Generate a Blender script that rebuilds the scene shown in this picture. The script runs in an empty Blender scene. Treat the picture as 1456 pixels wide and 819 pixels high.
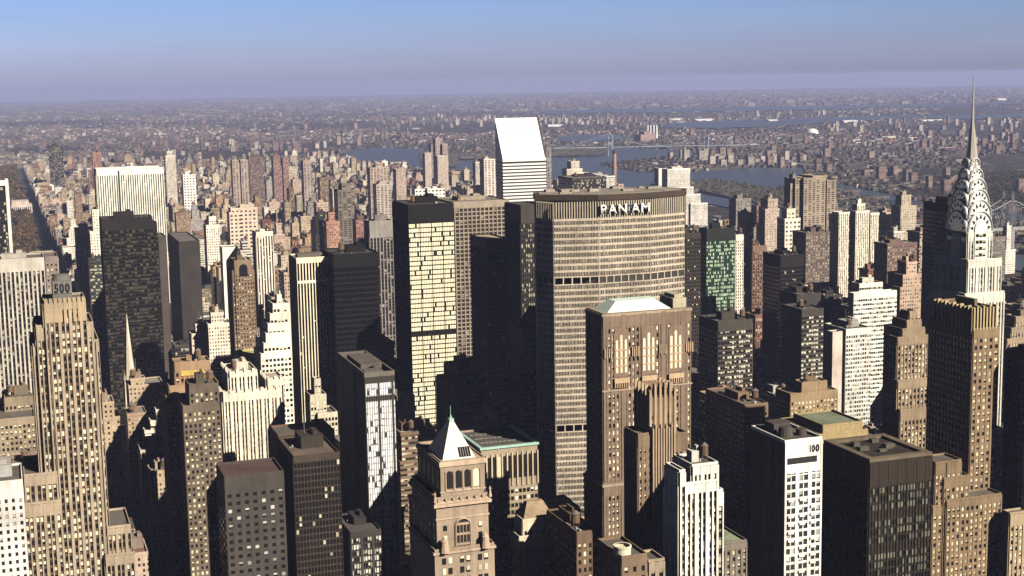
import bpy, math, random
import numpy as np
from mathutils import Vector, Matrix
rnd = random.Random(11)
scene = bpy.context.scene
COL = scene.collection
RE = 7.43e6            # effective earth radius: the ground curves away to the horizon

# ------------------------------------------------------------------ camera
HAZE_D, HAZE_C = 4.3e-5, (.51, .565, .98, 1)
SUN_E, SUN_C = 5.0, (1., .92, .77)
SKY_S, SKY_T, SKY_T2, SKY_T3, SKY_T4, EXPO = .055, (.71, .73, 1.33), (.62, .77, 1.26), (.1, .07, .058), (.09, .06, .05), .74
CX, CY, CZ, F = 728., 409.5, 322., 2050.
YAW, PITCH, ROLL = math.radians(19.5), math.radians(8.24), math.radians(0.95)
fw = Vector((math.sin(YAW)*math.cos(PITCH), math.cos(YAW)*math.cos(PITCH), -math.sin(PITCH)))
_r0 = Vector((math.cos(YAW), -math.sin(YAW), 0)); _u0 = _r0.cross(fw)
rt = _r0*math.cos(ROLL) - _u0*math.sin(ROLL); up = _r0*math.sin(ROLL) + _u0*math.cos(ROLL)
cam = bpy.data.objects.new('camera', bpy.data.cameras.new('camera')); COL.objects.link(cam)
cam.data.sensor_width = 36; cam.data.lens = 36*F/1456; cam.data.clip_start = 1; cam.data.clip_end = 200000
cam.matrix_world = Matrix((( rt.x, up.x, -fw.x, 0), (rt.y, up.y, -fw.y, 0), (rt.z, up.z, -fw.z, CZ), (0, 0, 0, 1)))
scene.camera = cam

def drop(x, y): return -(x*x+y*y)/(2*RE)
def proj(x, y, z):
    v = Vector((x, y, z-CZ)); d = v.dot(fw)
    return CX+F*v.dot(rt)/d, CY-F*v.dot(up)/d
def ray(px, py): return fw + rt*((px-CX)/F) + up*((CY-py)/F)
def atY(px, py, Y):
    d = ray(px, py); t = Y/d.y; return d.x*t, CZ+d.z*t
def atX(px, py, X):
    d = ray(px, py); t = X/d.x; return d.y*t, CZ+d.z*t
def atG(px, py):
    d = ray(px, py); z = 0
    for _ in range(12):
        t = (z-CZ)/d.z; z = drop(d.x*t, d.y*t)
    return d.x*t, d.y*t

# ------------------------------------------------------------------ materials
def newmat(name):
    m = bpy.data.materials.new(name); m.use_nodes = True
    nt = m.node_tree; b = nt.nodes['Principled BSDF']; return m, nt, b
def N(nt, t, **k):
    n = nt.nodes.new(t)
    for a, v in k.items(): setattr(n, a, v)
    return n
def L(nt, a, b): nt.links.new(a, b)
def M2(nt, op, a, b=None, c=None):
    n = N(nt, 'ShaderNodeMath', operation=op)
    for i, v in enumerate((a, b, c)):
        if v is None: continue
        if isinstance(v, (int, float)): n.inputs[i].default_value = v
        else: L(nt, v, n.inputs[i])
    return n.outputs[0]
def MIX(nt, f, a, b, mode='MIX'):
    n = N(nt, 'ShaderNodeMix', data_type='RGBA', blend_type=mode)
    for i, v in ((0, f), (6, a), (7, b)):
        if isinstance(v, (int, float)): n.inputs[i].default_value = v
        elif isinstance(v, tuple): n.inputs[i].default_value = (v+(1,))[:4]
        else: L(nt, v, n.inputs[i])
    return n.outputs[2]
def NOISE(nt, vec, scale, detail=3, rough=.6):
    n = N(nt, 'ShaderNodeTexNoise'); n.inputs['Scale'].default_value = scale
    n.inputs['Detail'].default_value = detail; n.inputs['Roughness'].default_value = rough
    if vec is not None: L(nt, vec, n.inputs['Vector'])
    return n.outputs['Fac']
def RAMP(nt, f, pts):
    n = N(nt, 'ShaderNodeValToRGB'); e = n.color_ramp.elements
    e[0].position, e[0].color = pts[0][0], (pts[0][1]+(1,))[:4]; e[1].position, e[1].color = pts[-1][0], (pts[-1][1]+(1,))[:4]
    for p, c in pts[1:-1]:
        x = e.new(p); x.color = (c+(1,))[:4]
    L(nt, f, n.inputs[0]); return n.outputs[0]
def worn(nt, col, amt=.35, scale=.05):
    """soot, patches and vertical streaks on a stone or brick colour"""
    g = N(nt, 'ShaderNodeNewGeometry').outputs['Position']
    mp = N(nt, 'ShaderNodeMapping'); mp.inputs['Scale'].default_value = (1, 1, .12); L(nt, g, mp.inputs['Vector'])
    a = NOISE(nt, mp.outputs[0], .5, 4, .65); b = NOISE(nt, g, scale, 4, .6); c = NOISE(nt, g, 1.3, 2, .6)
    f = M2(nt, 'ADD', M2(nt, 'ADD', M2(nt, 'MULTIPLY', a, .5), M2(nt, 'MULTIPLY', b, .7)), M2(nt, 'MULTIPLY', c, .3))
    v = M2(nt, 'MAXIMUM', M2(nt, 'MULTIPLY_ADD', f, amt*3.4, 1-amt*2.55), .15)
    n = N(nt, 'ShaderNodeVectorMath', operation='SCALE'); L(nt, col, n.inputs[0]); L(nt, v, n.inputs['Scale'])
    return n.outputs[0]
def objcol(nt): return N(nt, 'ShaderNodeObjectInfo').outputs['Color']

def m_wall(name, rough=.85, metal=0, amt=.3):
    m, nt, b = newmat(name); L(nt, worn(nt, objcol(nt), amt), b.inputs['Base Color'])
    b.inputs['Roughness'].default_value = rough; b.inputs['Metallic'].default_value = metal
    b.inputs['Specular IOR Level'].default_value = .25
    return m
WALL = m_wall('masonry', amt=.48); CROWN = m_wall('bright_steel', .3, .35, .2); STEEL = m_wall('steel_cladding', .32, .75, .25)
def m_roof():
    m, nt, b = newmat('roofing'); g = N(nt, 'ShaderNodeNewGeometry').outputs['Position']
    v = N(nt, 'ShaderNodeTexVoronoi'); v.inputs['Scale'].default_value = .12; L(nt, g, v.inputs['Vector'])
    s = N(nt, 'ShaderNodeSeparateColor'); L(nt, v.outputs['Color'], s.inputs[0])
    f = M2(nt, 'ADD', M2(nt, 'MULTIPLY', s.outputs[0], .5), M2(nt, 'MULTIPLY', NOISE(nt, g, .35, 5, .7), 1.2))
    n = N(nt, 'ShaderNodeVectorMath', operation='SCALE'); L(nt, objcol(nt), n.inputs[0]); L(nt, M2(nt, 'ADD', f, .25), n.inputs['Scale'])
    L(nt, n.outputs[0], b.inputs['Base Color']); b.inputs['Roughness'].default_value = .9; return m
ROOF = m_roof()

def glassmix(nt, b, fac, blind, glass, base=None):
    """fac 1 = drawn blind, 0 = dark glass"""
    L(nt, MIX(nt, fac, glass, blind), b.inputs['Base Color'])
    L(nt, M2(nt, 'MULTIPLY_ADD', fac, .45, .08), b.inputs['Roughness'])
PANES = {}
def m_pane(frac, blind=(.62, .52, .36), glass=(.012, .012, .012), full=.3, jit=.6):
    k = (frac, blind, glass, full, jit)
    if k in PANES: return PANES[k]
    m, nt, b = newmat('window_pane')
    r = M2(nt, 'FRACT', M2(nt, 'ADD', M2(nt, 'MULTIPLY', N(nt, 'ShaderNodeObjectInfo').outputs['Random'], 7.31),
                           N(nt, 'ShaderNodeNewGeometry').outputs['Random Per Island']))
    r2 = M2(nt, 'FRACT', M2(nt, 'MULTIPLY', r, 57.7)); r3 = M2(nt, 'FRACT', M2(nt, 'MULTIPLY', r, 311.3))
    uv = N(nt, 'ShaderNodeSeparateXYZ'); L(nt, N(nt, 'ShaderNodeUVMap').outputs[0], uv.inputs[0])
    has = M2(nt, 'LESS_THAN', r, frac)
    down = M2(nt, 'GREATER_THAN', M2(nt, 'ADD', uv.outputs[1], M2(nt, 'MULTIPLY_ADD', r2, .7, full)), 1.)
    f = M2(nt, 'MULTIPLY', has, down)
    dim = N(nt, 'ShaderNodeVectorMath', operation='SCALE'); dim.inputs[0].default_value = blind
    L(nt, M2(nt, 'MULTIPLY_ADD', r3, jit, 1.05-jit), dim.inputs['Scale'])
    fr = M2(nt, 'GREATER_THAN', M2(nt, 'ABSOLUTE', M2(nt, 'SUBTRACT', uv.outputs[0], .5)), .44)
    L(nt, MIX(nt, fr, MIX(nt, f, glass, dim.outputs[0]), (.03, .028, .025)), b.inputs['Base Color'])
    L(nt, M2(nt, 'MULTIPLY_ADD', f, .45, .08), b.inputs['Roughness'])
    PANES[k] = m; return m

TEX = {}
def m_tex(bay=3., fl=3.5, wx=.5, wz=.5, frac=.4, blind=(.6, .5, .36), glass=(.015, .015, .017), attr=False, sp=None):
    """facade cladding: window grid over UVs in metres; wall colour comes from the object (or the colour attribute)"""
    k = (bay, fl, wx, wz, frac, blind, glass, attr, sp)
    if k in TEX: return TEX[k]
    m, nt, b = newmat('facade')
    uv = N(nt, 'ShaderNodeSeparateXYZ'); L(nt, N(nt, 'ShaderNodeUVMap').outputs[0], uv.inputs[0])
    U = M2(nt, 'DIVIDE', uv.outputs[0], bay); V = M2(nt, 'DIVIDE', uv.outputs[1], fl)
    fu = M2(nt, 'FRACT', U); fv = M2(nt, 'FRACT', V)
    inx = M2(nt, 'LESS_THAN', M2(nt, 'ABSOLUTE', M2(nt, 'SUBTRACT', fu, .5)), wx/2)
    inz = M2(nt, 'LESS_THAN', M2(nt, 'ABSOLUTE', M2(nt, 'SUBTRACT', fv, .5)), wz/2)
    win = M2(nt, 'MULTIPLY', inx, inz)
    cv = N(nt, 'ShaderNodeCombineXYZ'); L(nt, M2(nt, 'FLOOR', U), cv.inputs[0]); L(nt, M2(nt, 'FLOOR', V), cv.inputs[1])
    L(nt, M2(nt, 'MULTIPLY', N(nt, 'ShaderNodeObjectInfo').outputs['Random'], 91.), cv.inputs[2])
    wn = N(nt, 'ShaderNodeTexWhiteNoise', noise_dimensions='3D'); L(nt, cv.outputs[0], wn.inputs['Vector'])
    r = wn.outputs['Value']; s = N(nt, 'ShaderNodeSeparateColor'); L(nt, wn.outputs['Color'], s.inputs[0])
    f = M2(nt, 'MULTIPLY', M2(nt, 'LESS_THAN', r, frac), M2(nt, 'GREATER_THAN', M2(nt, 'ADD', fv, M2(nt, 'MULTIPLY', s.outputs[1], .8)), .62))
    dim = N(nt, 'ShaderNodeVectorMath', operation='SCALE'); dim.inputs[0].default_value = blind
    L(nt, M2(nt, 'MULTIPLY_ADD', s.outputs[0], .7, .35), dim.inputs['Scale'])
    if attr:
        ca = N(nt, 'ShaderNodeVertexColor'); ca.layer_name = 'Col'; base = ca.outputs[0]
    else: base = objcol(nt)
    w = worn(nt, base, .4)
    if sp is not None: w = MIX(nt, M2(nt, 'MULTIPLY', inx, M2(nt, 'SUBTRACT', 1., inz)), w, MIX(nt, 1., w, sp, 'MULTIPLY'))
    z = N(nt, 'ShaderNodeSeparateXYZ'); L(nt, N(nt, 'ShaderNodeNewGeometry').outputs['Normal'], z.inputs[0])
    side = M2(nt, 'LESS_THAN', M2(nt, 'ABSOLUTE', z.outputs[2]), .5)
    win = M2(nt, 'MULTIPLY', win, side)
    L(nt, MIX(nt, win, w, MIX(nt, f, glass, dim.outputs[0])), b.inputs['Base Color'])
    g = M2(nt, 'MULTIPLY', win, M2(nt, 'SUBTRACT', 1., f))
    L(nt, M2(nt, 'MULTIPLY_ADD', g, -.75, .87), b.inputs['Roughness'])
    b.inputs['Specular IOR Level'].default_value = .3
    TEX[k] = m; return m

def m_plain(name, col, rough=.6, metal=0, noise=0, nscale=.5):
    m, nt, b = newmat(name)
    if noise:
        g = N(nt, 'ShaderNodeNewGeometry').outputs['Position']
        f = NOISE(nt, g, nscale, 4, .65)
        L(nt, RAMP(nt, f, [(.25, tuple(c*(1-noise) for c in col)), (.75, tuple(min(1, c*(1+noise)) for c in col))]), b.inputs['Base Color'])
    else: b.inputs['Base Color'].default_value = col+(1,)
    b.inputs['Roughness'].default_value = rough; b.inputs['Metallic'].default_value = metal; return m
WHITE = m_plain('white_paint', (.8, .78, .72), .6); BLACKP = m_plain('black_paint', (.01, .01, .01), .6)
COPPER = m_plain('green_copper', (.33, .5, .42), .6, 0, .25, .6)
ARCHGL = m_plain('dark_glass', (.015, .015, .015), .1)

# ------------------------------------------------------------------ mesh builder
class MB:
    def __init__(s): s.v = []; s.f = []; s.uv = []; s.mi = []; s.col = []; s.c = (1, 1, 1)
    def quad(s, pts, uvs=None, mi=0):
        n = len(s.v); s.v += [tuple(p) for p in pts]; s.f.append(tuple(range(n, n+len(pts)))); s.mi.append(mi); s.col.append(s.c)
        s.uv.append(uvs or [(0, 0), (1, 0), (1, 1), (0, 1)][:len(pts)] + [(0, 0)]*(len(pts)-4))
    def box(s, x0, x1, y0, y1, z0, z1, faces='SWNETB', mi=0, tmi=None):
        if 'S' in faces: s.quad([(x0, y0, z0), (x1, y0, z0), (x1, y0, z1), (x0, y0, z1)], [(0, z0), (x1-x0, z0), (x1-x0, z1), (0, z1)], mi)
        if 'N' in faces: s.quad([(x1, y1, z0), (x0, y1, z0), (x0, y1, z1), (x1, y1, z1)], [(0, z0), (x1-x0, z0), (x1-x0, z1), (0, z1)], mi)
        if 'W' in faces: s.quad([(x0, y1, z0), (x0, y0, z0), (x0, y0, z1), (x0, y1, z1)], [(0, z0), (y1-y0, z0), (y1-y0, z1), (0, z1)], mi)
        if 'E' in faces: s.quad([(x1, y0, z0), (x1, y1, z0), (x1, y1, z1), (x1, y0, z1)], [(0, z0), (y1-y0, z0), (y1-y0, z1), (0, z1)], mi)
        t = mi if tmi is None else tmi
        if 'T' in faces: s.quad([(x0, y0, z1), (x1, y0, z1), (x1, y1, z1), (x0, y1, z1)], [(x0, y0), (x1, y0), (x1, y1), (x0, y1)], t)
        if 'B' in faces: s.quad([(x0, y1, z0), (x1, y1, z0), (x1, y0, z0), (x0, y0, z0)], None, t)
    def obox(s, O, u, n, a0, a1, d0, d1, z0, z1, mi=0, back=False):
        """box on a wall: along u from a0 to a1, out along n from d0 to d1"""
        P = lambda a, d, z: (O[0]+u[0]*a+n[0]*d, O[1]+u[1]*a+n[1]*d, z)
        s.quad([P(a0, d1, z0), P(a1, d1, z0), P(a1, d1, z1), P(a0, d1, z1)], [(a0, z0), (a1, z0), (a1, z1), (a0, z1)], mi)
        s.quad([P(a0, d0, z0), P(a0, d1, z0), P(a0, d1, z1), P(a0, d0, z1)], None, mi)
        s.quad([P(a1, d1, z0), P(a1, d0, z0), P(a1, d0, z1), P(a1, d1, z1)], None, mi)
        s.quad([P(a0, d1, z1), P(a1, d1, z1), P(a1, d0, z1), P(a0, d0, z1)], None, mi)
        s.quad([P(a0, d0, z0), P(a1, d0, z0), P(a1, d1, z0), P(a0, d1, z0)], None, mi)
        if back: s.quad([P(a1, d0, z0), P(a0, d0, z0), P(a0, d0, z1), P(a1, d0, z1)], None, mi)
    def prism(s, poly, z0, z1, mi=0, top=True, bot=False, tmi=None, ztop=None):
        """poly counter-clockwise seen from above; ztop optional per-vertex heights"""
        zt = ztop or [z1]*len(poly); k = len(poly)
        for i in range(k):
            a, b = poly[i], poly[(i+1) % k]; w = math.dist(a, b)
            s.quad([(a[0], a[1], z0), (b[0], b[1], z0), (b[0], b[1], zt[(i+1) % k]), (a[0], a[1], zt[i])], [(0, z0), (w, z0), (w, zt[(i+1) % k]), (0, zt[i])], mi)
        t = mi if tmi is None else tmi
        if top: s.quad([(p[0], p[1], zt[i]) for i, p in enumerate(poly)], [(p[0], p[1]) for p in poly], t)
        if bot: s.quad([(p[0], p[1], z0) for p in reversed(poly)], [(p[0], p[1]) for p in poly], t)
    def cone(s, cx, cy, z0, z1, r0, r1, n=10, mi=0, cap=True):
        P = [(math.cos(2*math.pi*i/n), math.sin(2*math.pi*i/n)) for i in range(n)]
        for i in range(n):
            a, b = P[i], P[(i+1) % n]
            q = [(cx+a[0]*r0, cy+a[1]*r0, z0), (cx+b[0]*r0, cy+b[1]*r0, z0), (cx+b[0]*r1, cy+b[1]*r1, z1), (cx+a[0]*r1, cy+a[1]*r1, z1)]
            s.quad(q[:3] if r1 < 1e-4 else q, None, mi)
        if cap and r1 > 1e-4: s.quad([(cx+a[0]*r1, cy+a[1]*r1, z1) for a in P], [(0, 0)]*n, mi)
    def bar(s, a, b, r, mi=0):
        a = Vector(a); b = Vector(b); d = (b-a); l = d.length
        if l < 1e-6: return
        d /= l; q = d.orthogonal().normalized(); w = d.cross(q)
        c = [q*r+w*r, -q*r+w*r, -q*r-w*r, q*r-w*r]
        for i in range(4):
            j = (i+1) % 4
            s.quad([a+c[i], a+c[j], b+c[j], b+c[i]], None, mi)
        s.quad([b+x for x in c], None, mi); s.quad([a+x for x in reversed(c)], None, mi)
    def build(s, name, mats, parent=None, color=None, colattr=False, smooth=False):
        o0 = parent.get('_o', (0, 0, 0)) if parent else (0, 0, 0)
        me = bpy.data.meshes.new(name)
        V = np.array(s.v, dtype=np.float64).reshape(-1, 3) - np.array(o0)
        nl = [len(f) for f in s.f]; tot = sum(nl)
        me.vertices.add(len(V)); me.vertices.foreach_set('co', V.ravel())
        me.loops.add(tot); me.loops.foreach_set('vertex_index', [i for f in s.f for i in f])
        me.polygons.add(len(s.f))
        st = np.concatenate(([0], np.cumsum(nl)[:-1])) if nl else []
        me.polygons.foreach_set('loop_start', st.astype(int) if len(nl) else [])
        me.polygons.foreach_set('material_index', s.mi)
        me.update(calc_edges=True)
        uvl = me.uv_layers.new(name='UVMap'); uvl.data.foreach_set('uv', [c for q in s.uv for p in q for c in p])
        if colattr:
            ca = me.color_attributes.new('Col', 'FLOAT_COLOR', 'CORNER')
            ca.data.foreach_set('color', [x for c, k in zip(s.col, nl) for _ in range(k) for x in (c[0], c[1], c[2], 1)])
        for m in (mats if isinstance(mats, (list, tuple)) else [mats]): me.materials.append(m)
        if smooth: me.polygons.foreach_set('use_smooth', [True]*len(s.f))
        me.validate()
        o = bpy.data.objects.new(name, me); COL.objects.link(o)
        if parent: o.parent = parent
        if color: o.color = tuple(color)+(1,)
        elif parent: o.color = parent.color
        return o

def thing(name, label, cat, loc, color=(.3, .3, .3), group=None):
    o = bpy.data.objects.new(name, None); COL.objects.link(o); o.location = loc; o.empty_display_size = 5
    o['label'] = label; o['category'] = cat; o.color = tuple(color)+(1,); OFF[o.name] = tuple(loc)
    if group: o['group'] = group
    return o
OFF = {}
_build = MB.build
def _b(s, name, mats, parent=None, **k):
    if parent is None: return _build(s, name, mats, None, **k)
    off = OFF.get(parent.name, None)
    if off is None:
        p = parent.parent; off = OFF[p.name]; OFF[parent.name] = off
    n = np.array(s.v, dtype=np.float64).reshape(-1, 3) - np.array(off); s.v = [tuple(q) for q in n]
    return _build(s, name, mats, parent, **k)
MB.build = _b
def tag(o, label=None, cat=None, group=None, kind=None):
    for k, v in (('label', label), ('category', cat), ('group', group), ('kind', kind)):
        if v: o[k] = v
    return o
# ------------------------------------------------------------------ facades with real piers, spandrels and panes
# one shared pane: unit square in XZ facing -Y, slightly deep
_p = MB(); _p.box(0, 1, 0, .06, 0, 1, 'SWETB')
_po = _p.build('window', WALL); PANE_ME = {}
def pane_mesh(mat):
    if mat.name not in PANE_ME:
        me = _po.data.copy(); me.name = 'window'; me.materials[0] = mat; PANE_ME[mat.name] = me
    return PANE_ME[mat.name]

def st(**k):
    d = dict(bay=3., fl=3.6, pw=.4, sh=.42, po=.5, so=.25, pane=(.5, (.85, .74, .52), (.012, .012, .012), .3), span=None, kmaj=0, majw=.0,
             crown=2.5, bands=(), wbay=None, tex=None, ntex=None, spm=None, wallm=None, solid_w=False, wpane=None)
    d.update(k); return d

def grid(W, SPN, wins, O, u, n, width, z0, z1, s, zref=0., west=False):
    """adds piers to W, spandrels to SPN (or W) and window rectangles to wins"""
    bay = (s['wbay'] or s['bay']) if west else s['bay']; nb = max(1, round(width/bay)); b = width/nb
    fl = s['fl']; pw, sh, po, so = s['pw'], s['sh'], s['po'], s['so']
    k0 = math.ceil((z0-zref)/fl - .3); k1 = math.floor((z1-s['crown']-zref)/fl + 1e-6)
    if s['crown'] > .1:
        zc = zref+k1*fl
        W.obox(O, u, n, 0, width, 0, po+.05, zc, z1) if s.get('solid_crown', True) else None
    for i in range(nb+1):
        hw = pw*b/2
        if s['kmaj'] and i % s['kmaj'] == 0: hw = max(hw, s['majw']/2)
        a0, a1 = max(0, i*b-hw), min(width, i*b+hw)
        extra = .12 if (s['kmaj'] and i % s['kmaj'] == 0) else 0
        ztop = z1+(s.get('pier_up', 0) if extra or not s['kmaj'] else 0)
        W.obox(O, u, n, a0, a1, 0, po+.1+extra, z0, ztop)
    T = SPN if SPN is not None else W
    for k in range(k0, k1+1):
        zc = zref+k*fl
        za, zb = max(z0, zc-sh*fl/2), min(z1, zc+sh*fl/2)
        if zb-za > .05: T.obox(O, u, n, 0.01, width-.01, 0, so, za, zb)
    for k in range(k0, k1):
        za = zref+k*fl+sh*fl/2; zb = zref+(k+1)*fl-sh*fl/2
        if za < z0-.2: continue
        if any(zref+k*fl >= z1-q-hh and zref+k*fl < z1-q for q, hh in s['bands']): continue
        for i in range(nb):
            l, r = pw*b/2, pw*b/2
            if s['kmaj']:
                if i % s['kmaj'] == 0: l = max(l, s['majw']/2)
                if (i+1) % s['kmaj'] == 0: r = max(r, s['majw']/2)
            wins.append((O[0]+u[0]*(i*b+l), O[1]+u[1]*(i*b+l), za, b-l-r, zb-za, u, n))

def put_windows(root, wins, pmat, limit=100, minpx=3.2):
    """the panes that show largest are objects of their own; the rest are one part"""
    if not wins: return
    def size(w):
        v = Vector((w[0], w[1], w[2]-CZ)); d = v.length
        c = -(w[6][0]*v.x+w[6][1]*v.y)/d
        px, py = proj(w[0], w[1], w[2])
        inside = 0 <= px <= 1456 and 0 <= py <= 819
        return (w[3]*w[4]*max(c, .02)*(F*.7/d)**2) * (1 if inside else .01)
    wins = sorted(wins, key=size, reverse=True)
    many = size(wins[0]) > minpx
    off = OFF[root.name]; n1 = min(limit, len(wins)) if many else 0
    me = pane_mesh(pmat)
    for w in wins[:n1]:
        o = bpy.data.objects.new('window', me); COL.objects.link(o); o.parent = root
        x, y, z, ww, hh, u, n = w
        o.location = (x+n[0]*.09-off[0], y+n[1]*.09-off[1], z-off[2])
        o.rotation_euler = (0, 0, math.atan2(u[1], u[0])); o.scale = (ww, 1, hh)
    if len(wins) > n1:
        m = MB()
        for x, y, z, ww, hh, u, n in wins[n1:]:
            ox, oy = x+n[0]*.09, y+n[1]*.09
            m.quad([(ox, oy, z), (ox+u[0]*ww, oy+u[1]*ww, z), (ox+u[0]*ww, oy+u[1]*ww, z+hh), (ox, oy, z+hh)])
        o = m.build('window', pmat, root); o['kind'] = 'stuff'

def subtract(a, b, cuts):
    seg = [(a, b)]
    for c, d in cuts:
        out = []
        for p, q in seg:
            if d <= p or c >= q: out.append((p, q)); continue
            if c-p > .8: out.append((p, c))
            if q-d > .8: out.append((d, q))
        seg = out
    return seg

HERO = []      # footprints: (x0,x1,y0,y1,ztop)
LIT = []       # (x0,x1,Y,z): sunlit faces that no filler block may shade above height z
SCR = []       # screen cover: (pxl, pxr, vb, Y)  things behind which nothing generic may rise
ANCH = []      # anchors for labels: (px, py, Y, short)

def tiers_px(tiers):
    out = []
    for t in tiers:
        xl, xr, yt, Y, D = t[:5]
        X0, Z = atY(xl, yt, Y); X1, _ = atY(xr, yt, Y)
        if isinstance(D, str):   # west far corner seen at this pixel column
            D = atX(float(D[1:]), yt, X0)[0]-Y
            D = max(D, 6)
        out.append((X0, X1, Y, Y+D, Z))
    return out

def clutter(root, x0, x1, y0, y1, z, rr, wallcol, big=True, tank=True):
    w, d = x1-x0, y1-y0
    if w < 7 or d < 7: return
    pf = rr.uniform(.5, .95); m = MB(); pw, pd = w*rr.uniform(.3, .55), d*rr.uniform(.3, .5); px, py = x0+w*rr.uniform(.2, .4), y0+d*rr.uniform(.3, .45); h = rr.uniform(3, 6.5)
    m.box(px, px+pw, py, py+pd, z, z+h, 'SWNET'); m.box(px+pw*.6, px+pw*.85, py+pd*.2, py+pd*.7, z+h, z+h+2, 'SWNET')
    m.build('penthouse', WALL, root, color=[c*pf for c in wallcol])
    if tank and rr.random() < .75:
        m = MB(); r = rr.uniform(1.6, 2.3); tx, ty = x0+w*rr.uniform(.15, .3), y0+d*rr.uniform(.15, .3)
        if rr.random() < .5: tx = x0+x1-tx
        for a in (-1, 1):
            for b in (-1, 1): m.bar((tx+a*r*.6, ty+b*r*.6, z), (tx+a*r*.6, ty+b*r*.6, z+3), .12)
        m.cone(tx, ty, z+3, z+7, r, r*.95, 10); t = m.build('water_tank', WALL, root, color=(.14, .085, .05))
        m = MB(); m.cone(tx, ty, z+7, z+8.6, r*1.08, .01, 10); m.build('tank_roof', ROOF, t, color=(.12, .1, .09))
    if rr.random() < .3:
        m = MB(); ax, ay = px+pw*.3, py+pd*.5; m.bar((ax, ay, z+h), (ax, ay, z+h+rr.uniform(5, 11)), .12); m.build('antenna', WALL, root, color=(.2, .2, .2))
    for _ in range(rr.randint(3, 6)):
        vx, vy = rr.uniform(x0+1, x1-2.5), rr.uniform(y0+1, y1-2.5); s = rr.uniform(.6, 1.6); m = MB()
        m.box(vx, vx+s, vy, vy+s*rr.uniform(.8, 2), z, z+rr.uniform(.8, 1.8), 'SWNET')
        m.build('roof_vent', WALL, root, color=[rr.uniform(.08, .4)]*3)

def building(name, label, cat, short, tiers, s, color, vb, roofc=(.1, .085, .07), group=None, seed=None, clut=True, world=None, para=1.1, cover=True):
    rr = random.Random(seed if seed is not None else hash_(label))
    T = world or tiers_px(tiers)
    if not world and cover:
        for t in tiers: SCR.append((t[0]-4, t[1]+4, vb, t[3]))
        t = tiers[0]
        if isinstance(t[4], str): SCR.append((float(t[4][1:])-3, t[1], vb, t[3]))
    if cover and short not in ('shadowed ornate tower', 'shaded setback building', 'lattice tower', 'long brown block', 'plain black tower'):
        for q in T: LIT.append((q[0], q[1], q[2], atY(tiers[0][0], vb, q[2])[1]))
    if not world: ANCH.append(((tiers[0][0]+tiers[0][1])/2, tiers[0][2]+30, tiers[0][3], short))
    lum = sum(color)/3; color = tuple(c*(.66 if .1 < lum < .45 else .85 if lum <= .55 else 1) for c in color)
    cx = (T[-1][0]+T[-1][1])/2; root = thing(name, label, cat, (cx, T[-1][2], 0), color, group)
    W = MB(); SPN = MB() if s['span'] else None; wins = []; wwins = []
    for i, (x0, x1, y0, y1, z) in enumerate(T):
        HERO.append((x0, x1, y0, y1, z))
        W.box(x0, x1, y0, y1, -8, z, 'SW'); W.box(x0, x1, y0, y1, -8, z, 'NE', 1)
        # parapet ring and roof
        W.box(x0, x1, y0-.02, y0+.45, z-.5, z+para, 'SNTB'); W.box(x0, x1, y1-.45, y1, z-.5, z+para, 'SNT')
        W.box(x0-.02, x0+.45, y0, y1, z-.5, z+para+.03, 'WET'); W.box(x1-.45, x1, y0, y1, z-.5, z+para+.03, 'WET')
        RO = MB(); RO.box(x0+.4, x1-.4, y0+.4, y1-.4, z-.4, z+.05, 'T'); RO.build('roof', ROOF, root, color=roofc)
        if s.get('nowin'): continue
        # south face, less what other masses standing in front cover
        cuts = [(a, b) for j, (a, b, c, d, e) in enumerate(T) if j != i and c < y0 and d > y0-.5 and e >= z-1]
        zlow = max([0]+[e for j, (a, b, c, d, e) in enumerate(T) if j != i and c < y0 and d > y0 and a <= x0+.1 and b >= x1-.1 and e < z])
        part = [(a, b, e) for j, (a, b, c, d, e) in enumerate(T) if j != i and c < y0 and d > y0-.5 and e < z-1 and not (a <= x0+.1 and b >= x1-.1) and b > x0 and a < x1]
        for a, b in subtract(x0, x1, cuts):
            segs = [(a, b, zlow)]
            for pa, pb, pe in part:
                ns = []
                for (p, q, zz) in segs:
                    for (k, l) in subtract(p, q, [(pa, pb)]): ns.append((k, l, zz))
                    k, l = max(p, pa), min(q, pb)
                    if l-k > .8: ns.append((k, l, max(zz, pe)))
                segs = ns
            for p, q, zz in segs:
                if z-zz > 3: grid(W, SPN, wins, (p, y0), (1, 0), (0, -1), q-p, zz, z, s)
        ztw = max([0]+[e for j, (a, b, c, d, e) in enumerate(T) if j != i and a < x0-.3 and b > x0 and c < y1 and d > y0 and d >= y1-2 and e < z])
        if any(a < x0-.3 and b > x0 and c <= y0+.3 and d >= y1-1 and e >= z for j, (a, b, c, d, e) in enumerate(T) if j != i): continue
        if not s['solid_w'] and z-ztw > 3:
            ws = []
            grid(W, SPN, ws, (x0, y1), (0, -1), (-1, 0), y1-y0, ztw, z, s, west=True)
            wwins += ws
    tx = s['tex'] or m_tex(s['bay'], s['fl'], 1-s['pw'], 1-s['sh'], s['pane'][0], s['pane'][1])
    W.build('wall', [s['wallm'] or WALL, tx], root)
    if SPN is not None and SPN.v: SPN.build('spandrel', s['spm'] or WALL, root, color=s['span'])
    put_windows(root, wins, m_pane(*s['pane']), 100 if not wwins else 80)
    put_windows(root, wwins, m_pane(*(s['wpane'] or s['pane'])), 20)
    if clut:
        x0, x1, y0, y1, z = T[0]; clutter(root, x0+.8, x1-.8, y0+.8, y1-.8, z, rr, color, tank=clut != 'notank')
    return root, T
def hash_(t):
    h = 7
    for c in t: h = (h*131+ord(c)) % 1000003
    return h
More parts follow.
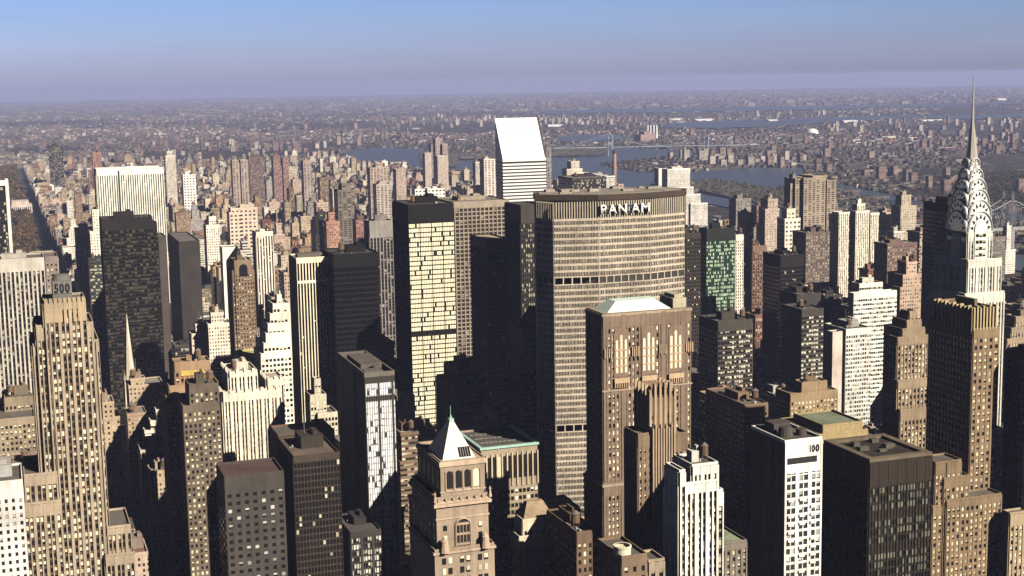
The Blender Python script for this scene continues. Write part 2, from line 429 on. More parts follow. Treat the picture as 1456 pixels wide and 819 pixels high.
def text_parts(root, txt, x, y, z, h, mat, depth=.4, bold=.03, width=None, partname='letter', rot=0, u=(1, 0)):
    """raised lettering: each character is a mesh of its own, facing south; x,z = lower left"""
    adv = 0; out = []; glyphs = []
    for ch in txt:
        if ch == ' ': adv += .23; continue
        cu = bpy.data.curves.new('c', 'FONT'); cu.body = ch; cu.offset = bold; cu.extrude = 0
        ob = bpy.data.objects.new('c', cu); COL.objects.link(ob)
        dg = bpy.context.evaluated_depsgraph_get(); me = bpy.data.meshes.new_from_object(ob.evaluated_get(dg))
        bpy.data.objects.remove(ob)
        xs = [v.co.x for v in me.vertices]; w = max(xs)-min(xs)
        glyphs.append((me, adv-min(xs))); adv += w+.12
    sc = h/.7; sx = sc if width is None else width/(adv-.12)
    for me, a in glyphs:
        import bmesh
        bm = bmesh.new(); bm.from_mesh(me)
        r = bmesh.ops.extrude_face_region(bm, geom=list(bm.faces))
        for g in r['geom']:
            if isinstance(g, bmesh.types.BMVert): g.co.z -= depth
        off = OFF[root.name]
        for v in bm.verts:
            lx, ly, lz = (v.co.x+a)*sx, v.co.z, v.co.y*sc
            v.co = (x+u[0]*lx+u[1]*(depth+ly)-off[0], y+u[1]*lx-u[0]*(depth+ly)-off[1], z+lz-off[2])
        bmesh.ops.recalc_face_normals(bm, faces=bm.faces)
        m2 = bpy.data.meshes.new(partname); bm.to_mesh(m2); bm.free(); m2.materials.append(mat)
        o = bpy.data.objects.new(partname, m2); COL.objects.link(o); o.parent = root; out.append(o)
    return out
TAN = (.42, .32, .2); BRICK = (.27, .17, .1); LIME = (.5, .42, .3); CREAM = (.62, .55, .43); WHT = (.72, .69, .62)
BROWN = (.2, .13, .08); GREY = (.17, .155, .14); DARK = (.022, .019, .016); BLK = (.009, .008, .008); PINK = (.5, .4, .34)
SB = (.88, .77, .55)
DG = (.012, .012, .012)
def B(*a, **k): return building(*a, **k)

# --- 500 tower
s5 = st(bay=2.35, fl=3.55, pw=.24, sh=.38, po=.55, so=.08, kmaj=2, majw=1.35, pane=(.5, (.88, .78, .55), DG, .45), span=(.1, .07, .045), crown=3)
r500, T500 = B('office_tower', 'tall tan limestone tower carrying the big 500 sign on its roof', 'skyscraper', '500 sign tower',
  [(62, 122, 432, 690, 24), (51, 133, 466, 691.2, 30), (46.5, 141, 492, 692.6, 34), (34, 82, 678, 689, 36), (33, 86, 719, 686.5, 40), (152, 186, 752, 690.5, 30), (150, 192, 792, 688, 30)],
  s5, (.52, .41, .3), 819, clut=False)
# rooftop sign drum
x0, z0 = atY(75, 424, 696); x1, z1 = atY(101, 394, 696)
m = MB(); m.box(x0, x1, 695, 704, T500[0][4]-1, z1-1.4, 'SWNET'); m.cone((x0+x1)/2, 700, z1-1.4, z1+1.2, (x1-x0)/2, (x1-x0)/2-1, 16)
sg = m.build('sign', WALL, r500, color=(.13, .12, .11))
m = MB(); m.box(x0+.2, x1-.2, 694.6, 695.1, z1-7.2, z1-1.9, 'SWNETB'); pl = m.build('sign_panel', WALL, sg, color=(.17, .16, .15))
for o in text_parts(r500, '500', x0+.9, 694.58, z1-6.6, 4.0, BLACKP, .2, .05, width=(x1-x0)-1.8): o.parent = sg
m = MB()
for i in range(9):
    xx = T500[0][0]+1+(T500[0][1]-T500[0][0]-2)*i/8
    m.box(xx-.7, xx+.7, 689.2, 691, T500[0][4]-9, T500[0][4]+2.2, 'SWNET')
m.build('crown_pier', WALL, r500, color=(.36, .27, .17))['kind'] = 'stuff'

# --- near buildings
B('office_building', 'white building with small square punched windows at the bottom left corner', 'building', 'white corner building',
  [(-60, 33, 694, 655, 30)], st(bay=3.1, fl=3.5, pw=.58, sh=.5, po=.2, so=.2, pane=(.2, (.4, .36, .3), DG, .4), crown=4), (.6, .575, .55), 819, clut='notank')
B('office_slab', 'plain grey brick slab with dark red roof left of the dark glass block', 'building', 'plain grey slab',
  [(319, 404, 681, 660, 26)], st(bay=4.2, fl=3.7, pw=.52, sh=.55, po=.08, so=.08, pane=(.25, (.5, .5, .45), DG, .4), crown=5, wbay=7), (.07, .06, .053), 819, roofc=(.07, .036, .03), clut=False)
B('office_building', 'dark brown glass block with brown roof and a few lit windows', 'building', 'brown glass block',
  [(417, 483, 652, 690, 'w395')], st(bay=1.7, fl=3.4, pw=.2, sh=.3, po=.25, so=.12, pane=(.05, (.6, .52, .38), DG, .6), span=(.035, .027, .02), crown=2), (.06, .045, .032), 800, roofc=(.11, .08, .06), clut='notank')
# narrow tower with two shining window strips
sw = st(bay=1.3, fl=3.5, pw=.12, sh=.16, po=.2, so=.1, pane=(.93, (.86, .86, .88), (.05, .05, .05), .8, .35), span=(.45, .44, .45), kmaj=6, majw=1.1, crown=1.2, solid_w=True, bands=((13, 4.5),))
rs, Ts = B('office_tower', 'slender dark tower with two shining white window strips down its front', 'skyscraper', 'tower with two white strips',
  [(518, 561, 537, 760, 'w481')], sw, (.05, .042, .036), 750, roofc=(.1, .085, .07), clut=False)
x0, x1, y0, y1, z = Ts[0]
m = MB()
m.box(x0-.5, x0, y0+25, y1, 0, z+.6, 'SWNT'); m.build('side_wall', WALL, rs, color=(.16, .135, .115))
m = MB()
m.box(x0+3, x1-2, y0+20, y1-12, z, z+3.5, 'SWNET'); m.box(x0+2, x1-5, y0+6, y0+14, z, z+2.2, 'SWNET'); m.cone((x0+x1)/2+2, y0+17, z, z+3, 2, 2, 12)
m.build('roof_plant', WALL, rs, color=(.12, .1, .09))
m = MB()
for a, b, c, d in ((x0, x1, y0-.1, y0+.8), (x0, x1, y1-.8, y1+.1), (x0-.1, x0+.8, y0, y1), (x1-.8, x1+.1, y0, y1)): m.box(a, b, c, d, z, z+2.6+.03*(a != x0), 'SWNET')
m.build('roof_screen', WALL, rs, color=(.14, .12, .1))
B('podium_building', 'low striped building with white windows beneath the slender strip tower', 'building', 'striped podium',
  [(498, 542, 760, 735, 'w478')], st(bay=1.6, fl=3.6, pw=.2, sh=.3, po=.3, so=.1, pane=(.7, (.7, .68, .6), DG, .6), kmaj=4, majw=1.4, crown=1.5), (.06, .05, .045), 819, roofc=(.06, .055, .05), clut='notank')
B('office_building', 'red brown brick building with bulky penthouse blocks behind the brown glass block', 'building', 'red brown block',
  [(447, 463, 604, 812, 10), (396, 476, 622, 800, 26)], st(bay=3.4, fl=3.6, pw=.6, sh=.6, po=.1, so=.1, crown=3, pane=(.4, SB, DG, .4)), (.22, .12, .08), 640)
B('office_building', 'small stepped white building in shadow between the striped tower and strip tower', 'building', 'small stepped white building',
  [(447, 456, 541, 905, 8), (441, 464, 564, 900, 16), (452, 480, 590, 897, 20)], st(bay=2.2, fl=3.5, pw=.3, sh=.4, po=.2, so=.2, crown=1, pane=(.6, SB, DG, .4)), CREAM, 610)

# --- tower with the white pyramid roof
col = (.5, .38, .28)
sp = st(bay=3.4, fl=3.9, pw=.66, sh=.5, po=.3, so=.28, crown=3.2, pane=(.5, SB, DG, .35), wbay=4)
rp, TP = B('office_tower', 'ornate stone tower with a white pyramid roof and tall arched windows', 'skyscraper', 'pyramid roofed tower',
  [(626, 689, 660, 501.5, 'w594'), (620, 694, 712, 500, 'w586'), (618, 703, 786, 498, 'w584')], dict(sp, nowin=True), col, 819, clut=False)
(ax0, ax1, ay0, ay1, az), (bx0, bx1, by0, by1, bz), (cx0, cx1, cy0, cy1, cz) = TP
# pyramid (slightly truncated) with skylight and finial
px0, pz = atY(630, 652, 503.5); px1, _ = atY(675, 647, 503.5); qx, qz = atY(640, 600, 512)
py0, py1 = 503.5, 503.5+(px1-px0)*1.55
m = MB(); e = .9; mx, my = (px0+px1)/2, (py0+py1)/2
b4 = [(px0-.4, py0-.4), (px1+.4, py0-.4), (px1+.4, py1+.4), (px0-.4, py1+.4)]; t4 = [(mx-e, my-e*1.6), (mx+e, my-e*1.6), (mx+e, my+e*1.6), (mx-e, my+e*1.6)]
for i in range(4):
    j = (i+1) % 4
    m.quad([b4[i]+(az+.5,), b4[j]+(az+.5,), t4[j]+(qz,), t4[i]+(qz,)])
pr = m.build('pyramid_roof', m_plain('pale_roof_tiles', (.6, .58, .5), .6, 0, .15, .8), rp)
m = MB(); m.box(mx-e, mx+e, my-e*1.6, my+e*1.6, qz-.3, qz+1.2, 'SWNET'); m.cone(mx, my, qz+1.2, qz+3, .5, .05, 8); m.bar((mx, my, qz+3), (mx, my, qz+6), .09); m.build('finial', COPPER, pr)
m = MB(); a = .32; zz0 = az+.5+(qz-az)*.06; zz1 = az+.5+(qz-az)*.32
def onp(u, z):
    f = (z-az-.5)/(qz-az-.5); xa = b4[0][0]+(t4[0][0]-b4[0][0])*f; xb = b4[1][0]+(t4[1][0]-b4[1][0])*f; yy = b4[0][1]+(t4[0][1]-b4[0][1])*f
    return (mx+u, yy-.12, z)
for i in range(5): m.quad([onp(.2+i*.95, zz0), onp(1.0+i*.95, zz0), onp(1.0+i*.95, zz1), onp(.2+i*.95, zz1)])
m.build('skylight', ARCHGL, pr)
def arch(mb, xc, z0, z1, w, y, n=8, mi=0):
    r = w/2; pts = [(xc-r, y, z0), (xc+r, y, z0)]
    for i in range(n+1): a = math.pi*i/n; pts.append((xc+r*math.cos(a), y, z1-r+r*math.sin(a)))
    mb.quad(pts, [(.5, .95)]*len(pts), mi)
def archW(mb, yc, z0, z1, w, x, n=8, mi=0):
    r = w/2; pts = [(x, yc+r, z0), (x, yc-r, z0)]
    for i in range(n+1): a = math.pi*i/n; pts.append((x, yc-r*math.cos(a), z1-r+r*math.sin(a)))
    mb.quad(pts, [(.5, .95)]*len(pts), mi)
def band(mb, T, z, h, o):   # cornice ring
    x0, x1, y0, y1 = T[:4]; mb.box(x0-o, x1+o, y0-o, y1+o, z, z+h, 'SWNETB')
m = MB(); band(m, TP[0], az-1.2, 1.9, .5); band(m, TP[1], bz-2.6, 1.1, 1.1); band(m, TP[1], bz-1.4, .9, .7); band(m, TP[2], cz-1, .9, .6); band(m, TP[0], az-11.2, .5, .3)
band(m, TP[1], bz-7.6, .5, .35); band(m, TP[1], bz-28.5, .6, .3)
m.build('cornice', WALL, rp, color=(.48, .36, .26))
w = ax1-ax0
for i in range(4):
    xc = ax0+w*(.2+.2*i)
    m = MB(); arch(m, xc, az-9.8, az-3, 2.3, ay0-.13); wo = m.build('arched_window', m_pane(.35, SB, (.02, .018, .015), .2), rp)
    m = MB(); m.bar((xc-1.6, ay0-.2, az-11), (xc-1.6, ay0-.2, az-3.2), .22); m.bar((xc+1.6, ay0-.2, az-11), (xc+1.6, ay0-.2, az-3.2), .22)
    m.box(xc-1.4, xc+1.4, ay0-.5, ay0, az-11, az-10.4, 'SWNETB'); m.build('window_frame', WALL, wo, color=col)
for i in range(5):
    yc = ay0+(ay1-ay0)*(.12+.19*i); m = MB(); archW(m, yc, az-9.8, az-3, 2.3, ax0-.13); m.build('arched_window', ARCHGL, rp)
bw = bx1-bx0; bc = (bx0+bx1)/2
m = MB(); arch(m, bc, bz-27, bz-8.2, 5.2, by0-.15, 12); wo = m.build('arched_window', m_pane(.0, SB, (.02, .018, .015), .2), rp); wo['label'] = 'tall round headed window over many floors'
m = MB()
for k in range(-1, 2): m.bar((bc+k*1.3, by0-.28, bz-27), (bc+k*1.3, by0-.28, bz-10.4), .13)
for k in range(5): m.box(bc-2.6, bc+2.6, by0-.35, by0-.1, bz-26+k*3.9, bz-25.1+k*3.9, 'SWNETB')
r = 2.9
for i in range(12):
    a0, a1 = math.pi*i/12, math.pi*(i+1)/12
    m.bar((bc+r*math.cos(a0), by0-.3, bz-10.8+r*math.sin(a0)), (bc+r*math.cos(a1), by0-.3, bz-10.8+r*math.sin(a1)), .32)
m.bar((bc-r, by0-.3, bz-27.5), (bc-r, by0-.3, bz-10.8), .3); m.bar((bc+r, by0-.3, bz-27.5), (bc+r, by0-.3, bz-10.8), .3)
m.build('window_frame', WALL, wo, color=(.4, .3, .22))
wl = []
for k in range(5):
    for sx in (-1, 1): wl.append((bc+sx*bw*.34-.75, by0-.1, bz-12-3.9*k, 1.5, 2, (1, 0), (0, -1)))
for i in range(6): wl.append((ax0+w*(.09+.15*i)-.1, ay0-.1, az-15.2, 1.5, 1.7, (1, 0), (0, -1)))
for k in range(6):
    for i in range(3):
        wl.append((cx0+(cx1-cx0)*(.12+.3*i), cy0-.1, cz-5-4*k, 1.6, 2.4, (1, 0), (0, -1))); wl.append((cx0+(cx1-cx0)*(.12+.3*i)+2.4, cy0-.1, cz-5-4*k, 1.6, 2.4, (1, 0), (0, -1)))
for k in range(22):
    for i in range(6):
        yy = by1-(by1-by0)*(i+.3)/6; wl.append((bx0-.1, yy, bz-12-3.9*k, 1.6, 2.2, (0, -1), (-1, 0)))
put_windows(rp, wl, m_pane(.5, SB, DG, .35))
m = MB()   # carved dormers and urns on the ledges
for xx in (bx0+2.2, bx1-2.2):
    m.cone(xx, cy0-.4, cz-.2, cz+4, 2, 1.3, 10); m.cone(xx, cy0-.4, cz+4, cz+5.6, 1.5, .1, 10)
for xx in (bx0-.6, bx1+.6): m.cone(xx, by0-.6, bz-.5, bz+2.4, .8, .3, 8); m.cone(xx, by0-.6, bz+2.4, bz+3.6, .6, .05, 8)
for i in range(7): m.box(bx0+bw*i/7+.4, bx0+bw*i/7+1.3, by0-1, by0-.2, bz-.6, bz+.5, 'SWNET')
m.build('carved_ornament', WALL, rp, color=(.42, .31, .22))['kind'] = 'stuff'

# --- brown brick tower with finned crown
sm = st(bay=2.5, fl=3.5, pw=.62, sh=.5, po=.35, so=.3, crown=5, pane=(.55, SB, DG, .4), kmaj=0)
col = (.3, .21, .14)
rm, TM = B('office_tower', 'brown brick tower with a crown of upright fins in front of the gothic tower', 'skyscraper', 'finned brick tower',
  [(924, 959, 566, 578, 'w904'), (958.5, 977, 619, 576.5, 14), (907, 928.5, 620, 575, 'w888'), (928, 958, 612, 574, 12)], dict(sm, bay=2.1), col, 790, clut=False)
x0, x1, y0, y1, z = TM[0]
m = MB()
for i in range(6):
    xx = x0+(x1-x0)*i/5; h = 6.5 if 0 < i < 5 else 3.5
    m.box(xx-.55, xx+.55, y0-.9, y0+1.6, z-17, z+h*.55, 'SWNET'); m.box(xx-.4, xx+.4, y0-.7, y0+1.2, z+h*.55, z+h, 'SWNET')
for i in range(4):
    yy = y0+(y1-y0)*(i+1)/4; m.box(x0-.8, x0+.8, yy-.5, yy+.5, z-17, z+5.5, 'SWNET'); m.box(x1-.8, x1+.8, yy-.5, yy+.5, z-17, z+5.5, 'SWNET')
m.build('crown_fin', WALL, rm, color=(.36, .26, .17))['kind'] = 'stuff'
m = MB(); m.box(x0+2, x1-2, y0+3, y1-2, z, z+4.5, 'SWNET'); m.build('penthouse', WALL, rm, color=BRICK)
m = MB()
for i in range(9):
    xx = TM[3][0]+(TM[3][1]-TM[3][0])*i/8; m.box(xx-.35, xx+.35, 573, 574.2, 0, TM[3][4]+(2.5 if i % 2 else .8), 'SWNET')
m.build('fluted_pier', WALL, rm, color=(.34, .25, .17))['kind'] = 'stuff'

# --- white deco tower
B('office_tower', 'bright white art deco tower with stepped top in front of the brick towers', 'skyscraper', 'white deco tower',
  [(984, 1021, 664, 522, 'w958'), (974, 1020.5, 690, 520.7, 13), (966, 974.5, 672, 520.3, 13), (966, 1028, 706, 522, 'w945')],
  st(bay=2.4, fl=3.6, pw=.3, sh=.35, po=.6, so=.1, kmaj=2, majw=1.7, crown=3, pane=(.4, (.75, .7, .6), DG, .4), span=(.2, .17, .14)), (.78, .74, .66), 819, roofc=(.12, .1, .09))

# --- tower marked 100
r1, T1 = B('office_tower', 'white and grey tower with the number 100 on its top band', 'skyscraper', 'tower marked 100',
  [(1116, 1169, 630, 506, 'w1068')], st(bay=3.05, fl=3.45, pw=.12, sh=.3, po=.25, so=.3, kmaj=2, majw=1.7, crown=13, pane=(.3, (.6, .6, .56), (.03, .03, .03), .3), solid_w=True), (.8, .77, .7), 819, clut=False, roofc=(.07, .06, .05))
x0, x1, y0, y1, z = T1[0]
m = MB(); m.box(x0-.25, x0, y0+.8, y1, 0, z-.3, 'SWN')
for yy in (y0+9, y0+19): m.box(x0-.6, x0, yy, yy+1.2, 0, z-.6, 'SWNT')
m.build('side_wall', WALL, r1, color=(.13, .115, .1))  # shade of the west side put into the wall colour, dark brown on a white tower
m = MB(); m.box(x0+1.0, x1-2.6, y0-.5, y0-.2, z-9.2, z-6.6, 'SWNETB'); m.build('louvre_band', BLACKP, r1)
sg = text_parts(r1, '100', x1-6.2, y0-.37, z-4.8, 2.9, BLACKP, .2, .04, width=4.6)
m = MB()
rr = random.Random(5)
for k in range(30):   # uneven balconies on the white bays
    zz = z-17-k*3.45*1.0; 
    if zz < 5: break
    for i in range(3):
        if rr.random() < .6: xx = x0+(x1-x0)*(.08+.3*i); m.box(xx, xx+2.6, y0-1.2, y0-.25, zz-1.1, zz-.1, 'SWETB')
m.build('balcony', WALL, r1)['kind'] = 'stuff'
m = MB(); m.cone(x0+6, y0+10, z, z+4.2, 3.4, 2.6, 14); m.cone(x0+13, y0+9, z, z+3, 2.2, 2.2, 14); m.box(x0+4, x0+12, y0+16, y0+24, z, z+4, 'SWNET'); m.build('cooling_tower', WALL, r1, color=(.06, .05, .045))

# --- big dark glass block
rd, TD = B('office_building', 'broad dark bronze glass block with a sunken roof, right of the tower marked 100', 'building', 'bronze glass block',
  [(1236.5, 1325, 658.5, 495, 'w1171')], st(bay=1.5, fl=3.55, pw=.1, sh=.34, po=.35, so=.15, kmaj=3, majw=.5, crown=7.5, pane=(.55, (.17, .165, .12), (.012, .012, .01), .9), span=(.025, .02, .014), bands=((24, 3.6), (38, 3.6), (62, 3.6)), wpane=(.04, (.2, .18, .12), (.008, .008, .008), .5)), (.035, .026, .018), 819, clut=False, roofc=(.16, .135, .1))
x0, x1, y0, y1, z = TD[0]
m = MB(); m.box(x0+4, x1-4, y0+4, y1-4, z+.1, z+.6, 'SWNET'); m.build('roof_well', WALL, rd, color=(.03, .025, .02))
m = MB()
for _ in range(9):
    a, b = rr.uniform(x0+5, x1-10), rr.uniform(y0+5, y1-9); m.box(a, a+rr.uniform(2, 5), b, b+rr.uniform(1.5, 4), z+.6, z+rr.uniform(1.2, 2.6), 'SWNET')
m.build('roof_plant', WALL, rd, color=(.09, .075, .06))['kind'] = 'stuff'
m = MB()
for a, b, c, d in ((x0-.05, x1+.05, y0-.1, y0+3), (x0-.05, x1+.05, y1-3, y1+.1), (x0-.1, x0+3, y0+3, y1-3), (x1-3, x1+.1, y0+3, y1-3)): m.box(a, b, c, d, z+.2, z+1.6, 'SWNETB')
m.build('roof_rim', WALL, rd, color=(.13, .1, .07))

# --- gothic brick tower (white roof)
sl = st(bay=2.15, fl=3.65, pw=.46, sh=.45, po=.4, so=.3, kmaj=5, majw=2.6, crown=4, pane=(.7, (.92, .8, .56), DG, .45), wbay=2.6)
col = (.29, .205, .15)
rl, TL = B('office_tower', 'massive brown gothic office tower with a pale flat-topped roof and traceried windows', 'skyscraper', 'gothic tower',
  [(857, 982, 449, 640, 'w834'), (858, 985, 690, 638.5, 24)], sl, col, 700, clut=False)
x0, x1, y0, y1, z = TL[0]; W_ = x1-x0
m = MB()
q = [atY(853-3, 441, 643)[0]+3, atY(955, 441, 643)[0]]
bz_ = z+.3; tz_ = z+5.6
bs = [(q[0]+1, y0+1.6), (q[1], y0+1.6), (q[1], y1-1.5), (q[0]+1, y1-1.5)]; ts = [(q[0]+8, y0+6.5), (q[1]-9, y0+6.5), (q[1]-6, y1-5), (q[0]+8, y1-5)]
for i in range(4):
    j = (i+1) % 4; m.quad([bs[i]+(bz_,), bs[j]+(bz_,), ts[j]+(tz_,), ts[i]+(tz_,)])
m.quad([p+(tz_,) for p in ts]); m.build('pale_roof', m_plain('pale_green_metal', (.62, .72, .64), .55, 0, .1, .3), rl)
m = MB(); m.box(q[1]+.5, x1-1.2, y0+2.5, y1-3, z, z+5.6, 'SWNET'); m.box(q[1]+2, x1-2.6, y0+4, y1-5, z+5.6, z+7.2, 'SWNET'); m.build('stair_block', WALL, rl, color=(.42, .38, .28))
m = MB(); band(m, TL[0], z-.6, 1.2, .6); band(m, TL[0], z-5, .5, .3); band(m, TL[0], z-38, .7, .7); band(m, TL[1], TL[1][4]-1, 1.2, .7); m.build('cornice', WALL, rl, color=(.34, .26, .19))
m = MB()
for i in range(4):   # lancets standing between the gothic windows
    xc = x0+W_*(.03+.31*i)
    for k in range(4): m.box(xc-1.1+k*1.1, xc-.6+k*1.1, y0-1.3, y0-.4, z-21-(k % 2)*.5, z-16.5, 'SWNETB')
m.build('lancet_panel', WALL, rl, color=(.5, .36, .23))['kind'] = 'stuff'
for i in range(3):
    xc = x0+W_*(.2+.31*i)
    m = MB(); m.box(xc-3.9, xc+3.9, y0-.75, y0-.02, z-31, z-14, 'SWNET'); arch(m, xc, z-14.2, z-6.3, 7.8, y0-.75, 12)
    g = m.build('gothic_bay', WALL, rl, color=(.2, .14, .1))
    for k in (-1, 0, 1):
        m = MB(); arch(m, xc+k*2.4, z-29, z-(12.5 if k else 10), 1.25, y0-.82); g2 = m.build('arched_window', m_pane(.95, (.78, .68, .48), DG, .9, .35), g)
    m = MB()
    for k in range(3): m.box(xc-3.6, xc+3.6, y0-1.0, y0-.84, z-26+k*4, z-25.3+k*4, 'SWNETB')
    m.box(xc-4.1, xc+4.1, y0-1.8, y0-.7, z-34, z-31.6, 'SWNETB')
    for k in range(7): m.box(xc-3.9+k*1.2, xc-3.4+k*1.2, y0-1.7, y0-.7, z-36.4, z-34, 'SWNETB')
    m.build('balcony', WALL, g, color=(.44, .31, .2))

# --- fluted-crown tower (right) and its stepped base
scn = st(bay=3.0, fl=3.6, pw=.46, sh=.44, po=.35, so=.3, crown=3, pane=(.75, (.75, .62, .4), DG, .45), kmaj=0, wpane=(.08, (.2, .15, .1), (.01, .01, .01), .3))
rc, TC = B('office_tower', 'tall brown brick tower with a gilded fluted crown in front of the spired tower', 'skyscraper', 'fluted crown tower',
  [(1384, 1415, 441, 622, 'w1330'), (1384, 1421, 470, 621, 'w1321'), (1330, 1367, 660, 612, 14), (1342, 1378, 682, 611, 14), (1346, 1424, 714, 610, 30), (1326, 1345, 722, 611.5, 20)], scn, (.33, .23, .14), 790, clut=False)
x0, x1, y0, y1, z = TC[0]
m = MB()
n = 7
for i in range(n+1):
    xx = x0+(x1-x0)*i/n; m.box(xx-.45, xx+.45, y0-1.3, y0+1.2, z-14, z+1.2+(i % 2), 'SWNET')
for i in range(11):
    yy = y0+(y1-y0)*i/10; m.box(x0-1.2, x0+1, yy-.5, yy+.5, z-12, z+1.4+(i % 2)*.8, 'SWNET')
m.build('crown_buttress', WALL, rc, color=(.4, .31, .17))['kind'] = 'stuff'
m = MB(); m.box(x0+6, x1-6, y0+7, y1-9, z, z+4.5, 'SWNET'); m.build('penthouse', WALL, rc, color=(.2, .15, .09))
# ------------------------------------------------------------------ the steel-spired tower
def spired():
    X0, Z = atY(1376, 369, 712); X1 = atY(1424, 375, 712)[0]; cx = (X0+X1)/2
    s = st(bay=2.3, fl=3.55, pw=.42, sh=.42, po=.4, so=.15, kmaj=3, majw=2.0, crown=2, pane=(.25, (.6, .58, .5), (.012, .014, .016), .3), span=(.2, .19, .18))
    r, T = B('office_tower', 'white and grey art deco tower with sunburst steel crown and needle spire', 'skyscraper', 'spired tower',
        [(1376, 1411, 330, 716, 'w1346'), (1376, 1424, 372, 712, 'w1330'), (1372, 1428, 420, 710, 'w1322')], s, (.62, .59, .52), 470, clut=False)
    x0, x1, y0, y1, z = T[0]; cx, cy = (x0+x1)/2, (y0+y1)/2; H = (x1-x0)/2; Hy = (y1-y0)/2
    ST = CROWN
    zt = [atY(1390, p, 716)[1] for p in (300, 284, 269, 254, 240, 226)]   # tops of the arches, lowest first
    crown = None; base = z
    for k, zz in enumerate(zt):
        f = (1, .93, .82, .68, .52, .36)[k]; hx, hy = H*f, Hy*f; m = MB(); n = 14
        spring = zz-hx*1.35
        prof = lambda h: [(-h, base-6), (h, base-6)]+[(h*math.cos(math.pi*i/n), spring+h*1.35*math.sin(math.pi*i/n)*(zz-spring)/(h*1.35)) for i in range(n+1)]
        for ax in (0, 1):
            h, dpt = (hx, hy) if ax == 0 else (hy, hx); P = prof(h)
            dpt += .25*ax+.2
            mp = (lambda u, d, q: (cx+u, cy+d, q)) if ax == 0 else (lambda u, d, q: (cx+d, cy-u, q))
            m.quad([mp(u, -dpt, q) for u, q in P], [(0, 0)]*len(P)); m.quad([mp(u, dpt, q) for u, q in reversed(P)], [(0, 0)]*len(P))
            for i in range(len(P)):
                a, b = P[i], P[(i+1) % len(P)]
                m.quad([mp(a[0], dpt, a[1]), mp(b[0], dpt, b[1]), mp(b[0], -dpt, b[1]), mp(a[0], -dpt, a[1])])
        o = m.build('crown_arch', ST, r, color=(.82, .82, .8))
        # raised rim and triangular windows of the sunburst
        m = MB(); w = MB()
        for ax, sg in ((0, 1), (1, 1)):
            h, dpt = (hx, hy+.45) if ax == 0 else (hy, hx+.7)
            mp = (lambda u, q: (cx+u, cy-dpt-.02, q)) if ax == 0 else (lambda u, q: (cx-dpt-.02, cy-u, q))
            Q = [(h*.97*math.cos(math.pi*i/16), spring+(zz-spring)*.97*math.sin(math.pi*i/16)) for i in range(17)]
            for a, b in zip(Q, Q[1:]): m.bar(mp(*a), mp(*b), .38)
            nt = 7 if k < 3 else 5
            for i in range(nt):
                a = math.pi*(i+.5)/nt; da = .5*math.pi/nt*.62; r1, r0_ = .86, .62
                e = lambda an, rr_: (h*rr_*math.cos(an), spring+(zz-spring)*rr_*math.sin(an))
                w.quad([mp(*e(a-da, r0_)), mp(*e(a, r1)), mp(*e(a+da, r0_))][::-1])
        m.build('arch_rim', ST, o, color=(.8, .78, .74)); g = w.build('triangular_window', ARCHGL, o); g['kind'] = 'stuff'
    m = MB(); zs = atY(1382, 222, 716)[1]-4
    prof = [(zs-4, 4.6), (zs+8, 3.0), (zs+18, 1.8), (atY(1382, 176, 716)[1], .95), (319, .22)]
    for (a, ra), (b, rb) in zip(prof, prof[1:]): m.cone(cx, cy, a, b, ra, rb, 8, cap=False)
    m.build('spire', ST, r, color=(.5, .46, .4))
    for ax in (0, 1):    # tall arched bay below the crown
        for kk in range(2):
            dd = 4.2
            m = MB()
            if ax == 0: m.box(cx-dd, cx+dd, y0-.9, y0, z-60, z-2, 'SWNET'); arch(m, cx, z-2.1, z+6.2, dd*2, y0-.9, 10)
            else: m.box(x0-.9, x0, cy-dd, cy+dd, z-60, z-2, 'SWNET')
        bb = m.build('arched_bay', WALL, r, color=(.72, .7, .64))
        w = MB()
        for i in range(3):
            for q in range(15):
                if ax == 0: w.quad([(cx-3.6+i*2.5, y0-.95, z-58+q*3.9), (cx-1.4+i*2.5, y0-.95, z-58+q*3.9), (cx-1.4+i*2.5, y0-.95, z-56+q*3.9), (cx-3.6+i*2.5, y0-.95, z-56+q*3.9)])
                else: w.quad([(x0-.95, cy+3.6-i*2.5, z-58+q*3.9), (x0-.95, cy+1.4-i*2.5, z-58+q*3.9), (x0-.95, cy+1.4-i*2.5, z-56+q*3.9), (x0-.95, cy+3.6-i*2.5, z-56+q*3.9)])
        w.build('window', m_pane(.3, SB, DG, .3), bb)['kind'] = 'stuff'
    m = MB()   # eagles / ledge ornaments at the corners
    for a, b in ((x0, y0), (x1, y0), (x0, y1)): m.bar((a, b, z-1), (a+(2 if a > cx else -2), b-1.6, z), .5)
    m.build('eagle_ornament', ST, r, color=(.6, .58, .54))['kind'] = 'stuff'
spired()

